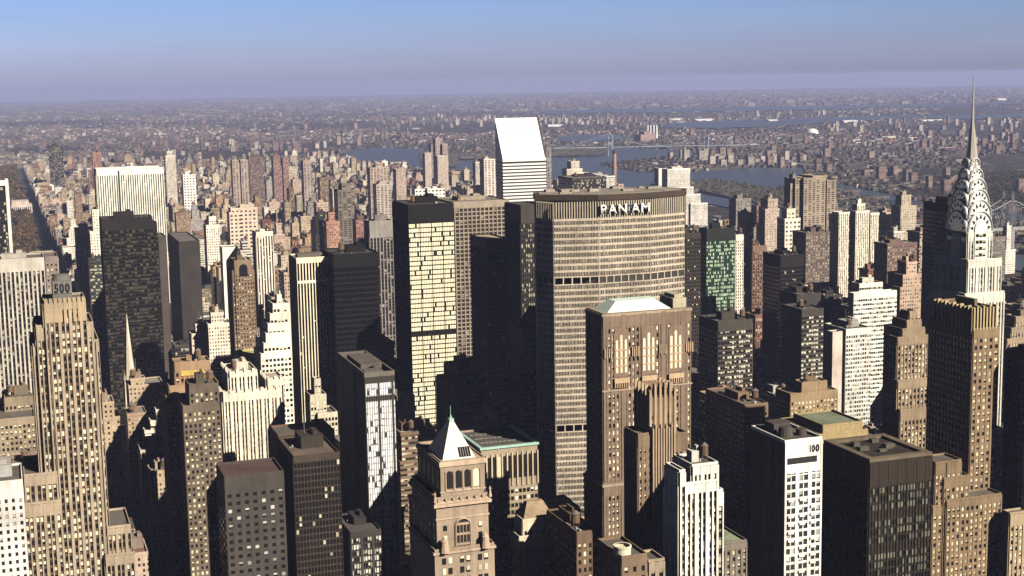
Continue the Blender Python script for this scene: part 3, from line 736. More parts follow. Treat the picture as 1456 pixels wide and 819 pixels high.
# ------------------------------------------------------------------ the broad faceted tower with the airline sign
def panam():
    Y = 815; xa, zt = atY(850.5, 283, Y); xb, _ = atY(924, 279, Y)
    a = math.tan(math.radians(15))
    xl = atY(787, 300, Y+20)[0]; yl = Y+(xa-xl)*a
    xl = atY(787, 300, yl)[0]; xr = atY(972, 290, Y+12)[0]; yr = Y+(xr-xb)*a; xr = atY(972, 290, yr)[0]; yr = Y+(xr-xb)*a
    # narrow west end, turned north-west
    xw = xl-5.5; yw = yl+15
    yc = yw+1.5
    P = [(xa, Y), (xb, Y), (xr, yr), (xr+7, yr+13), (xr, yr+28), (xb, yr+40), (xa, yr+40), (xl, yl+32), (xw, yw)]
    top = atY(850, 277.5, Y-1)[1]-1.6
    root = thing('office_tower', 'enormous faceted concrete tower bearing the PAN AM sign at its top', 'skyscraper', ((xa+xb)/2, Y, 0), (.46, .392, .31))
    HERO.append((xw, xr+7, Y, yr+40, top)); SCR.append((764, 976, 700, Y)); LIT.append((xl, xr, Y, 30)); ANCH.append((870, 400, Y, 'PAN AM tower'))
    s = st(bay=1.55, fl=3.9, pw=.3, sh=.36, po=.35, so=.6, crown=.0, pane=(.3, (.45, .38, .3), (.02, .017, .015), .3))
    W = MB(); wins = []; mech = MB()
    W.prism(P, -6, top, 1, tmi=1)
    faces = [((xl, yl), (xa, Y), 21), ((xa, Y), (xb, Y), 24), ((xb, Y), (xr, yr), 16), ((xw, yw), (xl, yl), 9), ((xl, yl+32), (xw, yw), 10)]
    crown_h = 13.; zc = top-crown_h; band1 = atY(850, 398, Y)[1]; band2 = atY(820, 610, Y)[1]
    for fi, ((ax, ay), (bx, by), nb) in enumerate(faces):
        wd = math.dist((ax, ay), (bx, by)); u = ((bx-ax)/wd, (by-ay)/wd); n = (u[1], -u[0])
        s2 = dict(s, bay=wd/(nb+ (8 if fi < 2 else 5)))
        for za, zb in ((0, band2-2), (band2+2, band1-2), (band1+2, zc)):
            nf = max(1, round((zb-za)/3.85)); s3 = dict(s2, fl=(zb-za)/nf)
            grid(W, None, wins, (ax, ay), u, n, wd, za, zb, s3, zref=za)
        for zb in (band1, band2):   # recessed machine floors with stub columns
            k = max(2, round(wd/5.2))
            for i in range(k+1): mech.obox((ax, ay), u, n, max(0, i*wd/k-.35), min(wd, i*wd/k+.35), 0, .6, zb-2, zb+2)
        k = round(wd/1.6)
        for i in range(k+1): W.obox((ax, ay), u, n, max(0, i*wd/k-.3), min(wd, i*wd/k+.3), 0, .55, zc, top-2.2)
        W.obox((ax, ay), u, n, 0, wd, 0, .7, zc-1.0, zc+.5)
        if fi in (1, 2): W.obox((ax, ay), u, n, -.1, .55, 0, .15, 0, zc)
    W.build('wall', [WALL, m_plain('dark_core', (.03, .025, .02), .7)], root); mech.build('mechanical_floor_column', WALL, root)['kind'] = 'stuff'
    put_windows(root, wins, m_pane(*s['pane']), 100)
    # roof slab, overhanging
    c = ((xa+xb)/2, (Y+yr+40)/2)
    Q = [(c[0]+(p[0]-c[0])*1.025, c[1]+(p[1]-c[1])*1.05) for p in P]
    m = MB(); m.prism(Q, top-1.8, top+1.6, bot=True); rs = m.build('roof_slab', WALL, root, color=(.05, .036, .028))
    Q2 = [(c[0]+(p[0]-c[0])*.96, c[1]+(p[1]-c[1])*.93) for p in P]
    m = MB(); m.prism(Q2, top+1.5, top+1.9); m.build('roof_deck', ROOF, rs, color=(.2, .17, .14))
    m = MB(); rr = random.Random(3)
    for i in range(12):
        x, y = rr.uniform(xl+4, xr-14), rr.uniform(Y+16, yr+30); m.box(x, x+rr.uniform(3, 9), y, y+rr.uniform(2, 5), top+1.9, top+rr.uniform(2.6, 3.6), 'SWNET')
    m.build('roof_plant', WALL, rs, color=(.3, .26, .22))['kind'] = 'stuff'
    # sign
    sx0 = atY(853, 297, Y-1)[0]; sx1 = atY(922.5, 297, Y-1)[0]; z0 = atY(853, 304.5, Y-1)[1]; z1 = atY(853, 291, Y-1)[1]
    m = MB()
    for zz in (z0+1, z1-1.2): m.box(sx0, sx1, Y-1.5, Y-.7, zz-.12, zz+.12, 'SWNETB')
    sg = m.build('sign', WALL, root, color=(.1, .09, .08))
    for o in text_parts(root, 'PAN AM', sx0, Y-1.6, z0, z1-z0, WHITE, 1.0, .012, width=sx1-sx0): o.parent = sg
panam()

# ------------------------------------------------------------------ slanted-roof tower
def citi():
    Y = 1608; X0, zt = atY(715, 226, Y); X1 = atY(776, 228, Y)[0]; D = max(20, atX(705, 226, X0)[0]-Y)
    ztop = atY(716, 168, Y+D)[1]
    root = thing('office_tower', 'white banded tower with a sharply slanted bright roof behind the PAN AM tower', 'skyscraper', ((X0+X1)/2, Y, 0), (.78, .78, .78))
    HERO.append((X0, X1, Y, Y+D, zt)); SCR.append((703, 779, 290, Y)); ANCH.append((740, 240, Y, 'slant roofed tower'))
    m = MB(); fl = 3.9; k = 0; z = zt-4
    tx = m_tex(3, 3.9, 1., .5, .05, (.3, .3, .3), (.02, .025, .03))
    W = MB(); W.box(X0, X1, Y, Y+D, -5, zt-.2, 'SW', 1); W.box(X0, X1, Y, Y+D, -5, zt-.2, 'NE', 2)
    z = zt-6
    W.box(X0-.3, X1+.3, Y-.3, Y+D+.3, zt-3.6, zt, 'SWNETB')
    while z > 60:
        W.box(X0-.3, X1+.3, Y-.3, Y+D+.3, z-2.1, z, 'SWNETB'); z -= fl
    gl = m_plain('ribbon_glass', (.045, .04, .035), .15)
    W.build('wall', [m_plain('white_aluminium', (.78, .77, .72), .45, 0, .03, .1), gl, tx], root)
    wd = X1-X0; n = round(wd/4)
    w = MB(); w.quad([(X0, Y-.05, zt-5.6), (X1, Y-.05, zt-5.6), (X1, Y-.05, zt-3.7), (X0, Y-.05, zt-3.7)]); w.build('window_ribbon', gl, root)
    # wedge: slopes up from the south face to the north edge
    xe = X1; sh = 0
    P0, P1, P2, P3 = (X0-.3, Y-.3, zt), (xe+.3, Y-.3, zt), (xe+.3, Y+D+.3, ztop), (X0-.3, Y+D+.3, ztop)
    m = MB(); m.quad([P0, P1, P2, P3]); m.quad([(X0-.3, Y+D+.3, zt), P0, P3]); m.quad([P1, (xe+.3, Y+D+.3, zt), P2]); m.quad([(xe+.3, Y+D+.3, zt), (X0-.3, Y+D+.3, zt), P3, P2])
    ro = m.build('slanted_roof', m_plain('white_roof_panels', (.68, .69, .7), .4, 0, .06, .06), root)
    m = MB()
    for i in range(1, 9):
        xx = X0+(xe-X0)*i/9; m.bar((xx, Y, zt+.1), (xx, Y+D, ztop+.1), .12)
    for i in range(1, 7):
        f = i/7; m.bar((X0, Y+D*f, zt+(ztop-zt)*f+.12), (xe, Y+D*f, zt+(ztop-zt)*f+.12), .12)
    m.build('panel_seam', WALL, ro, color=(.35, .36, .38))['kind'] = 'stuff'
    m = MB(); m.bar((xe+.3, Y-.3, zt+.3), (xe+.3, Y+D+.3, ztop+.3), 1.0); m.build('roof_edge', WALL, ro, color=(.12, .1, .1))
citi()

# ------------------------------------------------------------------ other named towers, middle distance
VST = st(bay=1.9, fl=3.8, pw=.5, sh=.3, po=.6, so=.1, crown=4, pane=(.2, SB, DG, .3), span=(.05, .04, .035))
B('office_tower', 'broad tower of pale vertical stripes at the left edge above the white corner building', 'skyscraper', 'left striped tower',
  [(-30, 63, 373, 1000, 30)], dict(VST, bay=2.7, pw=.42, pane=(.35, (.4, .35, .3), DG, .3)), (.58, .53, .46), 575, clut='notank')
B('office_tower', 'plain pinkish slab joined behind the left striped tower', 'building', 'pinkish slab', [(64, 82, 367, 1042, 30)],
  st(bay=3, fl=3.6, pw=.6, sh=.6, po=.1, so=.1, pane=(.3, SB, DG, .3)), (.36, .29, .26), 440)
B('office_building', 'cream setback block at the foot of the left striped tower', 'building', 'cream setback block', [(6, 52, 568, 985, 30), (-20, 50, 600, 960, 40)],
  st(bay=2.6, fl=3.6, pw=.45, sh=.45, po=.2, so=.2, pane=(.5, SB, DG, .3)), (.42, .33, .23), 640)
rg, TG = B('office_tower', 'wide white marble tower with fine vertical stripes behind the dark speckled tower', 'skyscraper', 'marble striped tower',
  [(137, 232.5, 243, 1970, 40)], dict(VST, bay=3.0, pw=.55, po=1.0, so=.05, crown=5.5, fl=3.8, span=(.03, .025, .022), pane=(.05, SB, DG, .3)), (.78, .74, .64), 470, clut=False, roofc=(.3, .28, .25), para=2)
x0, x1, y0, y1, z = TG[0]; m = MB(); xx = x0+(x1-x0)*.325; m.box(xx-1.1, xx+1.1, y0-1.5, y0-1.1, 0, z-1, 'SWE'); m.build('dark_joint', BLACKP, rg)
B('residential_tower', 'dark speckled glass tower standing in front of the marble striped tower', 'skyscraper', 'dark speckled tower',
  [(144, 217, 313, 1400, 30), (145, 223.5, 322, 1402, 34)], st(bay=2.7, fl=3.6, pw=.1, sh=.3, po=.15, so=.1, crown=7, pane=(.5, (.06, .046, .022), (.008, .007, .006), .3), span=(.016, .013, .01)), (.02, .016, .012), 560, clut='notank', roofc=(.04, .035, .03))
B('office_slab', 'narrow grey slab edge showing right of the dark speckled tower', 'building', 'narrow grey slab', [(225, 236, 338, 1450, 40)], st(nowin=True), (.085, .07, .06), 470, clut=False)
B('office_slab', 'blank dark grey slab right of the dark speckled tower', 'building', 'blank dark slab', [(254, 284, 345, 1500, 'w239')], st(nowin=True, solid_w=True), (.045, .038, .033), 480, clut=False, roofc=(.12, .1, .1))
B('residential_tower', 'slim white tower with small windows above the blank dark slab', 'building', 'slim white tower', [(297, 307, 309, 2003, 14), (293, 312, 321, 2000, 24)],
  st(bay=3.2, fl=3.5, pw=.5, sh=.45, po=.2, so=.2, pane=(.3, SB, DG, .3)), (.74, .66, .56), 375)
B('office_slab', 'blank bright white slab with no windows beside the brick tower', 'building', 'blank white slab', [(316, 338, 353, 1700, 20)], st(nowin=True), (.8, .76, .66), 420, clut=False)
rb, TB = B('office_tower', 'narrow brown brick tower with a gabled arch at its top', 'building', 'arched brick tower', [(333, 358, 372, 1250, 24), (330, 361.5, 386, 1251, 28)],
  st(bay=2.6, fl=3.6, pw=.55, sh=.5, po=.3, so=.25, crown=9, pane=(.35, SB, DG, .3)), (.3, .21, .14), 490)
x0, x1, y0, y1, z = TB[0]; m = MB(); arch(m, (x0+x1)/2, z-13, z-2.5, 7, y0-.9); m.build('arched_window', ARCHGL, rb)
B('residential_tower', 'white tower with close vertical piers beside the blank white slab', 'building', 'white pier tower', [(364, 388, 331, 1650, 24)], dict(VST, bay=3.2, pw=.5), (.74, .66, .56), 415)
B('office_building', 'white ziggurat building stepping down to the left of the striped black tower', 'building', 'white ziggurat',
  [(388, 412, 434, 976, 20), (384, 413, 448, 974, 20), (381, 413, 462, 972, 22), (378, 413.5, 476, 970, 24), (375, 414, 490, 968, 26), (371, 414.5, 505, 966, 28)],
  st(bay=2.6, fl=3.6, pw=.28, sh=.45, po=.1, so=.25, crown=1.2, pane=(.25, SB, DG, .3)), (.78, .72, .6), 530, roofc=(.4, .36, .3))
rk, TK = B('office_tower', 'black tower with bright vertical white stripes across its upper front', 'skyscraper', 'striped black tower',
  [(421, 473, 369, 1000, 'w411')], st(bay=2.25, fl=3.7, pw=.36, sh=.3, po=.9, so=.05, crown=1.5, pane=(.02, SB, DG, .3), span=(.02, .016, .014), solid_w=True), (.74, .65, .48), 510, clut=False, roofc=(.1, .08, .06))
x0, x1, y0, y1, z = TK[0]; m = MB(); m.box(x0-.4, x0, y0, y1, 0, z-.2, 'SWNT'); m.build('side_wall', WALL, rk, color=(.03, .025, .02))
zz = atY(421, 401, 1000)[1]; m = MB(); m.box(x0, x1, y0-1.2, y0-.9, zz-1.2, zz+.8, 'SWETB'); m.build('cross_band', WALL, rk, color=(.74, .65, .48))
m = MB(); m.box(x0+3, x1-5, y0+10, y1-8, z, z+2.5, 'SWNET'); m.build('penthouse', WALL, rk, color=(.12, .1, .08))
B('office_tower', 'plain black glass tower touching the striped black tower on its right', 'skyscraper', 'plain black tower', [(474, 538, 364, 982, 40)],
  st(bay=1.8, fl=3.8, pw=.1, sh=.3, po=.12, so=.08, crown=5, pane=(.0, SB, (.006, .006, .006), .3), span=BLK), BLK, 560, roofc=(.05, .045, .04))
B('office_tower', 'grey tower of thin vertical piers behind the plain black tower', 'skyscraper', 'grey pier tower', [(525, 558, 316, 1500, 'w518')], dict(VST, bay=3.8, pw=.28, crown=16, pane=(.3, (.3, .27, .24), DG, .3)), (.4, .36, .33), 470)
ru, TU = B('office_tower', 'tall black tower whose front glows with rows of cream window blinds', 'skyscraper', 'cream window tower',
  [(580, 645, 293, 1080, 'w558.5')], st(bay=1.35, fl=3.72, pw=.08, sh=.22, po=.3, so=.2, kmaj=7, majw=.5, crown=13.5, pane=(.93, (.93, .85, .62), (.02, .02, .015), 1.0, .2), span=(.02, .017, .012), bands=((101, 4.2),), wpane=(.02, SB, (.006, .006, .006), .3)), BLK, 600, roofc=(.07, .06, .05))
B('office_tower', 'broad lattice fronted tower, its lower part in shadow, right of the cream window tower', 'skyscraper', 'lattice tower',
  [(640, 724, 289, 1290, 60)], st(bay=4.1, fl=3.9, pw=.24, sh=.28, po=.9, so=.6, crown=1.5, pane=(.15, (.3, .25, .2), (.03, .025, .02), .3), bands=((2, 7),)), (.46, .37, .29), 470, roofc=(.15, .12, .1))
B('office_tower', 'dark tower with flat light brown roof right of the cream window tower', 'skyscraper', 'flat brown roofed tower',
  [(692, 721, 342, 1100, 'w669')], st(bay=1.8, fl=3.8, pw=.2, sh=.3, po=.3, so=.1, crown=6, pane=(.03, SB, DG, .3), span=(.014, .012, .01)), (.03, .025, .02), 600, clut=False, roofc=(.34, .28, .2))
B('office_tower', 'dark tower with rows of greenish blinds immediately left of the PAN AM tower', 'skyscraper', 'greenish window tower',
  [(740, 772, 294, 1050, 'w718')], st(bay=1.8, fl=3.9, pw=.2, sh=.34, po=.5, so=.1, crown=13, pane=(.5, (.4, .38, .25), (.02, .02, .018), .4), span=(.04, .035, .03), wpane=(.04, SB, DG, .3)), (.06, .052, .045), 600, clut=False, roofc=(.05, .04, .035))
# twin-spired hotel: green pyramid above the brown roof
rw, TW = B('hotel_tower', 'pale green pyramid topped tower peeking above the flat brown roofed tower', 'skyscraper', 'green pyramid', [(683, 708, 338, 1320, 22)], st(bay=3, pw=.5), (.42, .33, .24), 342, clut=False, cover=False)
x0, x1, y0, y1, z = TW[0]; cx, cy = (x0+x1)/2, (y0+y1)/2
m = MB(); h = atY(695, 312, 1330)[1]
for (za, ra), (zb, rb_) in zip([(z, 6.5), (z+7, 4.6), (h-3, 1.8)], [(z+7, 4.6), (h-3, 1.8), (h, .3)]): m.cone(cx, cy, za, zb, ra, rb_, 4)
m.build('pyramid_roof', COPPER, rw)
# ornate office block in the big tower's shadow
rh, TH = B('office_tower', 'ornate brown tower squeezed in shadow against the left side of the PAN AM tower', 'skyscraper', 'shadowed ornate tower', [(744, 790, 470, 892, 24), (740, 792, 510, 890, 28)],
  st(bay=2.4, fl=3.6, pw=.45, sh=.45, po=.3, so=.2, pane=(.6, SB, DG, .4)), (.4, .29, .18), 600)
x0, x1, y0, y1, z = TH[0]; m = MB(); m.cone((x0+x1)/2, (y0+y1)/2, z, z+14, 13, 3, 4); m.build('hipped_roof', ROOF, rh, color=(.05, .05, .04))
B('office_tower', 'dark green glass tower with glinting rows of windows right of the PAN AM tower', 'skyscraper', 'green glass tower',
  [(1004.5, 1045, 327, 1250, 'w994')], st(bay=1.7, fl=3.7, pw=.12, sh=.3, po=.3, so=.15, crown=8, pane=(.65, (.46, .58, .4), (.02, .045, .032), .6), span=(.02, .05, .035), wpane=(0, SB, DG, .3)), (.02, .022, .018), 450, roofc=(.04, .035, .03))
B('office_tower', 'dark slab tucked between the PAN AM tower and the green glass tower', 'building', 'tucked dark slab', [(974, 996, 333, 1200, 24)], st(bay=2.4, pw=.4, pane=(.1, SB, DG, .3)), (.05, .04, .032), 460)
B('residential_tower', 'slim white tower right of the green glass tower', 'building', 'slim white neighbour', [(1046, 1057, 335, 1450, 16)], st(bay=2.8, pw=.5, pane=(.3, SB, DG, .3)), (.76, .7, .6), 400)
B('residential_tower', 'reddish brown brick tower two along from the green glass tower', 'building', 'reddish brick tower', [(1070, 1090, 351, 1400, 'w1060')], st(bay=2.8, pw=.4, pane=(.4, (.5, .4, .3), DG, .3)), (.28, .17, .12), 440)
B('office_building', 'dark banded office block with ribbons of lit windows below the green glass tower', 'building', 'dark banded block',
  [(1021, 1070, 459, 950, 'w994')], st(bay=1.9, fl=3.8, pw=.12, sh=.42, po=.15, so=.3, crown=5, pane=(.6, (.72, .64, .5), DG, .4)), (.07, .06, .05), 550, roofc=(.06, .05, .045))
B('office_tower', 'black tower with a few lit panes right of the reddish brick tower', 'skyscraper', 'black right tower', [(1110, 1143, 365, 1150, 'w1085')],
  st(bay=2, fl=3.8, pw=.12, sh=.34, po=.15, so=.1, crown=7, pane=(.18, (.5, .46, .35), (.01, .01, .01), .3), span=(.02, .018, .015), wpane=(0, SB, DG, .3)), (.018, .015, .013), 545)
B('office_building', 'dark low tower with a wide flat top in front of the black right tower', 'building', 'wide topped dark block', [(1133, 1167, 420, 1050, 'w1109')], st(bay=2, fl=3.7, pw=.2, sh=.45, po=.1, so=.2, crown=8, pane=(.45, SB, DG, .4)), (.06, .05, .045), 545)
B('office_tower', 'tower with ribbons of bright blinds and a black side wall', 'building', 'bright ribbon tower', [(1140, 1171, 442, 1000, 'w1112')], st(bay=2.2, fl=3.5, pw=.1, sh=.45, po=.1, so=.25, crown=2, pane=(.65, (.66, .62, .5), DG, .5), solid_w=True), (.07, .06, .05), 550)
B('office_building', 'white office block banded with windows and topped by a plant room', 'building', 'white banded block', [(1222, 1255, 405, 1012, 12), (1214, 1275, 419, 1000, 'w1207')],
  st(bay=2.2, fl=3.7, pw=.12, sh=.5, po=.1, so=.25, crown=1.2, pane=(.5, (.55, .55, .5), DG, .4)), (.78, .74, .64), 590, clut='notank')
rf, TF_ = B('office_building', 'block with a blank pale end wall beside a fine white window grid', 'building', 'pale end walled block', [(1203, 1239, 470, 930, 30)], st(bay=2.1, fl=3.4, pw=.22, sh=.4, po=.2, so=.2, crown=1, pane=(.5, (.6, .58, .55), (.05, .05, .05), .5)), (.72, .68, .62), 600)
B('office_slab', 'blank pale pink wall slab left of the fine white window grid', 'building', 'blank pale wall', [(1184, 1198, 474, 925, 'w1176')], st(nowin=True), (.6, .5, .44), 590, clut=False)
B('office_tower', 'dark tower standing left of the spired tower', 'skyscraper', 'dark tower by the spire', [(1349, 1392, 292, 1015, 'w1313')], st(bay=2, pw=.2, sh=.3, po=.1, so=.05, pane=(.05, SB, (.006, .006, .006), .3), span=(.012, .01, .01)), (.02, .017, .015), 470, roofc=(.05, .04, .04))
B('office_tower', 'stepped tan brick tower left of the fluted crown tower', 'skyscraper', 'stepped tan tower',
  [(1293, 1304, 445, 707, 9), (1289, 1310, 458, 704, 14), (1283, 1315, 470, 702, 18), (1276, 1321, 482, 700, 'w1264'), (1276, 1322, 543, 697, 'w1257'), (1280, 1322, 585, 694, 'w1256')],
  st(bay=2.5, fl=3.6, pw=.42, sh=.4, po=.4, so=.2, crown=2, pane=(.6, SB, DG, .4)), (.4, .3, .2), 630, roofc=(.3, .24, .18))
B('office_building', 'golden brown brick block with many lit windows behind the tower marked 100', 'building', 'golden brick block',
  [(1140, 1176, 546, 902, 12), (1124, 1191, 562, 900, 'w1103')], st(bay=3.1, fl=3.6, pw=.5, sh=.45, po=.2, so=.2, crown=2, pane=(.8, (.85, .75, .5), DG, .6)), (.42, .3, .17), 610, roofc=(.14, .11, .08))
B('hotel_building', 'long brown brick block in shade left of the golden brick block', 'building', 'long brown block', [(1059, 1092, 578, 760, 'w1004')],
  st(bay=3.1, fl=3.5, pw=.55, sh=.5, po=.2, so=.2, crown=3, pane=(.6, (.8, .7, .45), DG, .5)), (.3, .2, .13), 700, roofc=(.12, .095, .075))
B('office_building', 'low tan block with a green roof behind the bronze glass block', 'building', 'green roofed tan block', [(1170, 1226, 607, 655, 30), (1164, 1234, 620, 651, 40)],
  st(bay=3.2, fl=4.2, pw=.75, sh=.5, po=.2, so=.2, crown=3, pane=(0, SB, DG, .6)), (.5, .37, .19), 640, clut=False, roofc=(.13, .15, .1))
B('office_building', 'low green roofed building right of the white deco tower', 'building', 'low green roofed building', [(1024, 1062, 775, 650, 26)], st(bay=3, pw=.5, pane=(.6, SB, DG, .5)), (.3, .25, .2), 819, clut=False, roofc=(.2, .24, .15))
# terminal-like building with an arcade
ra, TA = B('station_building', 'wide stone building with a tall arcade and dark panelled roof', 'building', 'arcaded building', [(684, 764, 641, 677, 40)], st(nowin=True), (.45, .36, .26), 672, clut=False, roofc=(.07, .062, .055))
x0, x1, y0, y1, z = TA[0]
m = MB(); m.box(x0-.8, x1+.8, y0-.8, y0+.9, z+.4, z+1.5, 'SWNETB'); m.box(x1-.9, x1+.83, y0+.9, y1+.8, z+.4, z+1.53, 'SWNETB'); m.box(x0-.83, x0+.9, y0+.9, y1+.8, z+.4, z+1.53, 'SWNETB'); m.build('copper_cornice', COPPER, ra)
wl = [(x0+(x1-x0)*(i+.25)/14, y0-.1, z-24-3.7*k, 1.5, 2, (1, 0), (0, -1)) for k in range(24) for i in range(14)]
put_windows(ra, wl, m_pane(.4, SB, DG, .4))
n = 11
for i in range(n):
    xc = x0+(x1-x0)*(i+.5)/n
    m = MB(); arch(m, xc, z-16, z-4, 2.1, y0-.12); m.build('arched_window', m_pane(.3, SB, (.02, .018, .015), .3), ra)
m = MB()
for i in range(n+1):
    xc = x0+(x1-x0)*i/n; m.box(xc-.35, xc+.35, y0-.7, y0-.02, z-20, z-2.5, 'SWNET')
m.build('pilaster', WALL, ra, color=(.5, .4, .28))
m = MB()
for i in range(4):
    for j in range(9): m.box(x0+4+j*(x1-x0-8)/9, x0+4+(j+.8)*(x1-x0-8)/9, y0+4+i*9, y0+4+i*9+.5, z+.1, z+.5, 'SWNET')
m.build('roof_rib', WALL, ra, color=(.2, .18, .15))['kind'] = 'stuff'
B('hotel_building', 'cream hotel with pale green roof edge behind the arcaded building', 'building', 'cream hotel', [(692, 722, 604, 724, 22), (668, 727, 615, 721, 24)],
  st(bay=3.2, fl=3.6, pw=.55, sh=.5, po=.15, so=.15, crown=2, pane=(.4, SB, DG, .5)), (.56, .44, .31), 636, roofc=(.5, .55, .46))
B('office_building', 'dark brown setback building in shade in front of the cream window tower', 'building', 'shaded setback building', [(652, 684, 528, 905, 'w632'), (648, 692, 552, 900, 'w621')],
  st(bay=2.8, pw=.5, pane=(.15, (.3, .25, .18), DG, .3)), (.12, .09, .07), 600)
B('roof_house', 'small white block standing at the foot of the cream window tower', 'building', 'small white block', [(572, 590, 565, 1010, 14)], st(nowin=True), (.7, .64, .52), 585, clut=False)
B('office_building', 'orange brick tower with a red and yellow deco panel at its top', 'building', 'deco panel tower',
  [(248, 299, 518, 905, 16), (240, 311, 551, 903, 22), (236, 272, 566, 900, 30)], st(bay=2.5, fl=3.6, pw=.45, sh=.4, po=.35, so=.15, crown=3, pane=(.5, SB, DG, .4), span=(.28, .12, .06)), (.48, .31, .19), 700, roofc=(.2, .14, .1))
m = MB(); x0, z = atY(257, 535, 904.3); x1, z1 = atY(290, 525, 904.3)
m.box(x0, x1, 904.2, 904.6, z, z1, 'SWNETB')
bpy_o = [o for o in bpy.data.objects if o.get('label', '').startswith('orange brick')][0]
m.build('deco_panel', m_plain('glazed_panel', (.5, .36, .1), .4, 0, .5, 1.5), bpy_o)
B('office_building', 'plain grey brown block with regular windows in front of the deco panel tower', 'building', 'grey brown block', [(269, 311, 550, 866, 20), (260, 313, 580, 862, 26)],
  st(bay=2.75, fl=3.55, pw=.5, sh=.45, po=.15, so=.15, crown=2.5, pane=(.55, (.75, .68, .45), DG, .45)), (.2, .155, .115), 730)
B('office_building', 'white art deco block with tall vertical fins and saw-tooth parapet', 'building', 'white finned block',
  [(326, 366, 531, 946, 30), (380, 403, 540, 944, 26), (317, 400, 560, 940, 40)], st(bay=2.6, fl=3.7, pw=.4, sh=.36, po=1.0, so=.1, kmaj=2, majw=2.0, crown=2, pane=(.3, SB, DG, .4), pier_up=2.4, span=(.3, .24, .18)), (.72, .63, .52), 680, roofc=(.3, .25, .2))
B('office_building', 'yellowish green roofed block behind the white finned block', 'building', 'yellow green roofed block', [(346, 380, 514, 1000, 40)], st(bay=3, pw=.5, pane=(.4, SB, DG, .4)), (.6, .55, .25), 530, clut=False, roofc=(.4, .4, .16))
# bottom row
rg2, TG2 = B('apartment_building', 'cream house-like block with a gabled top and a red roof box, bottom left of centre', 'building', 'gabled cream block', [(277, 322, 768, 905, 24)], st(bay=4.2, fl=4, pw=.7, sh=.6, po=.1, so=.1, crown=2, pane=(.4, SB, DG, .5)), (.62, .48, .34), 819, clut=False)
x0, x1, y0, y1, z = TG2[0]; xm = x0+(x1-x0)*.45
m = MB(); P = [(x0+2, z), (xm+7, z), (xm+3, z+5.5), (xm-2, z+5.5)]
m.quad([(a, y0-.1, b) for a, b in P]); m.quad([(a, y0+7, b) for a, b in reversed(P)])
for i in range(1, 4):
    a, b = P[i], P[(i+1) % 4]; m.quad([(a[0], y0-.1, a[1]), (a[0], y0+7, a[1]), (b[0], y0+7, b[1]), (b[0], y0-.1, b[1])][::-1])
m.build('gable', WALL, rg2)
m = MB(); m.box(x1-5, x1-.6, y0+4, y0+8, z, z+7, 'SWNET'); m.build('roof_box', WALL, rg2, color=(.5, .03, .02))
rq, TQ = B('hotel_building', 'cream hotel with a brown pyramid roof at bottom centre', 'building', 'brown pyramid hotel', [(743, 790, 742, 600, 'w733'), (738, 778, 766, 597, 'w728')],
  st(bay=2.9, fl=3.8, pw=.55, sh=.45, po=.25, so=.2, crown=2, pane=(.25, SB, DG, .5)), (.66, .56, .42), 819, clut=False)
x0, x1, y0, y1, z = TQ[0]; y1 = y0+13
m = MB(); t = [(x0+4.2, y0+5.2), (x1-4.2, y0+5.2), (x1-4.2, y1-5), (x0+4.2, y1-5)]; b = [(x0+.5, y0+.5), (x1-.5, y0+.5), (x1-.5, y1), (x0+.5, y1)]
for i in range(4): j = (i+1) % 4; m.quad([b[i]+(z,), b[j]+(z,), t[j]+(z+7.5,), t[i]+(z+7.5,)])
m.quad([p+(z+7.5,) for p in t]); m.build('pyramid_roof', ROOF, rq, color=(.26, .19, .12))
B('apartment_building', 'small cream building with green roof right of the brown pyramid hotel', 'building', 'small cream green roofed building', [(796, 812, 715, 628, 9), (790, 825, 728, 625, 16)], st(bay=3, pw=.6, pane=(.5, SB, DG, .5)), (.58, .48, .34), 760, roofc=(.4, .42, .3), clut=False)
B('office_building', 'dark brick building with a lit corner front below the PAN AM tower', 'building', 'lit corner building', [(820, 850, 760, 560, 'w778')], st(bay=2.6, fl=3.6, pw=.5, sh=.45, po=.15, so=.15, crown=2, pane=(.55, SB, DG, .5)), (.24, .16, .1), 819, roofc=(.18, .15, .12))
rt_, TT = B('office_building', 'brown building with a round open tank ring on the roof at bottom centre', 'building', 'round tank building', [(884, 920, 795, 500, 'w850')], st(bay=3.6, fl=4, pw=.6, sh=.45, po=.2, so=.2, crown=2, pane=(.4, SB, DG, .5)), (.26, .18, .12), 819, clut=False)
x0, x1, y0, y1, z = TT[0]; m = MB(); tx, ty = x0+2.5, y0+5; m.cone(tx, ty, z, z+3.2, 3.4, 3.4, 18, cap=False); m.cone(tx, ty, z+3.2, z+3.9, 3.7, 3.7, 18, cap=False); m.cone(tx, ty, z+3.9, z+3.9001, 3.7, 3.0, 18, cap=False); m.cone(tx, ty, z+2.6, z+2.6001, 3, .1, 18)
m.build('tank_ring', WALL, rt_, color=(.6, .55, .42))
B('apartment_building', 'cream building with rounded top windows beside the round tank building', 'building', 'small cream attic building', [(922, 945, 800, 505, 12)], st(bay=3, pw=.5), (.5, .4, .28), 819)
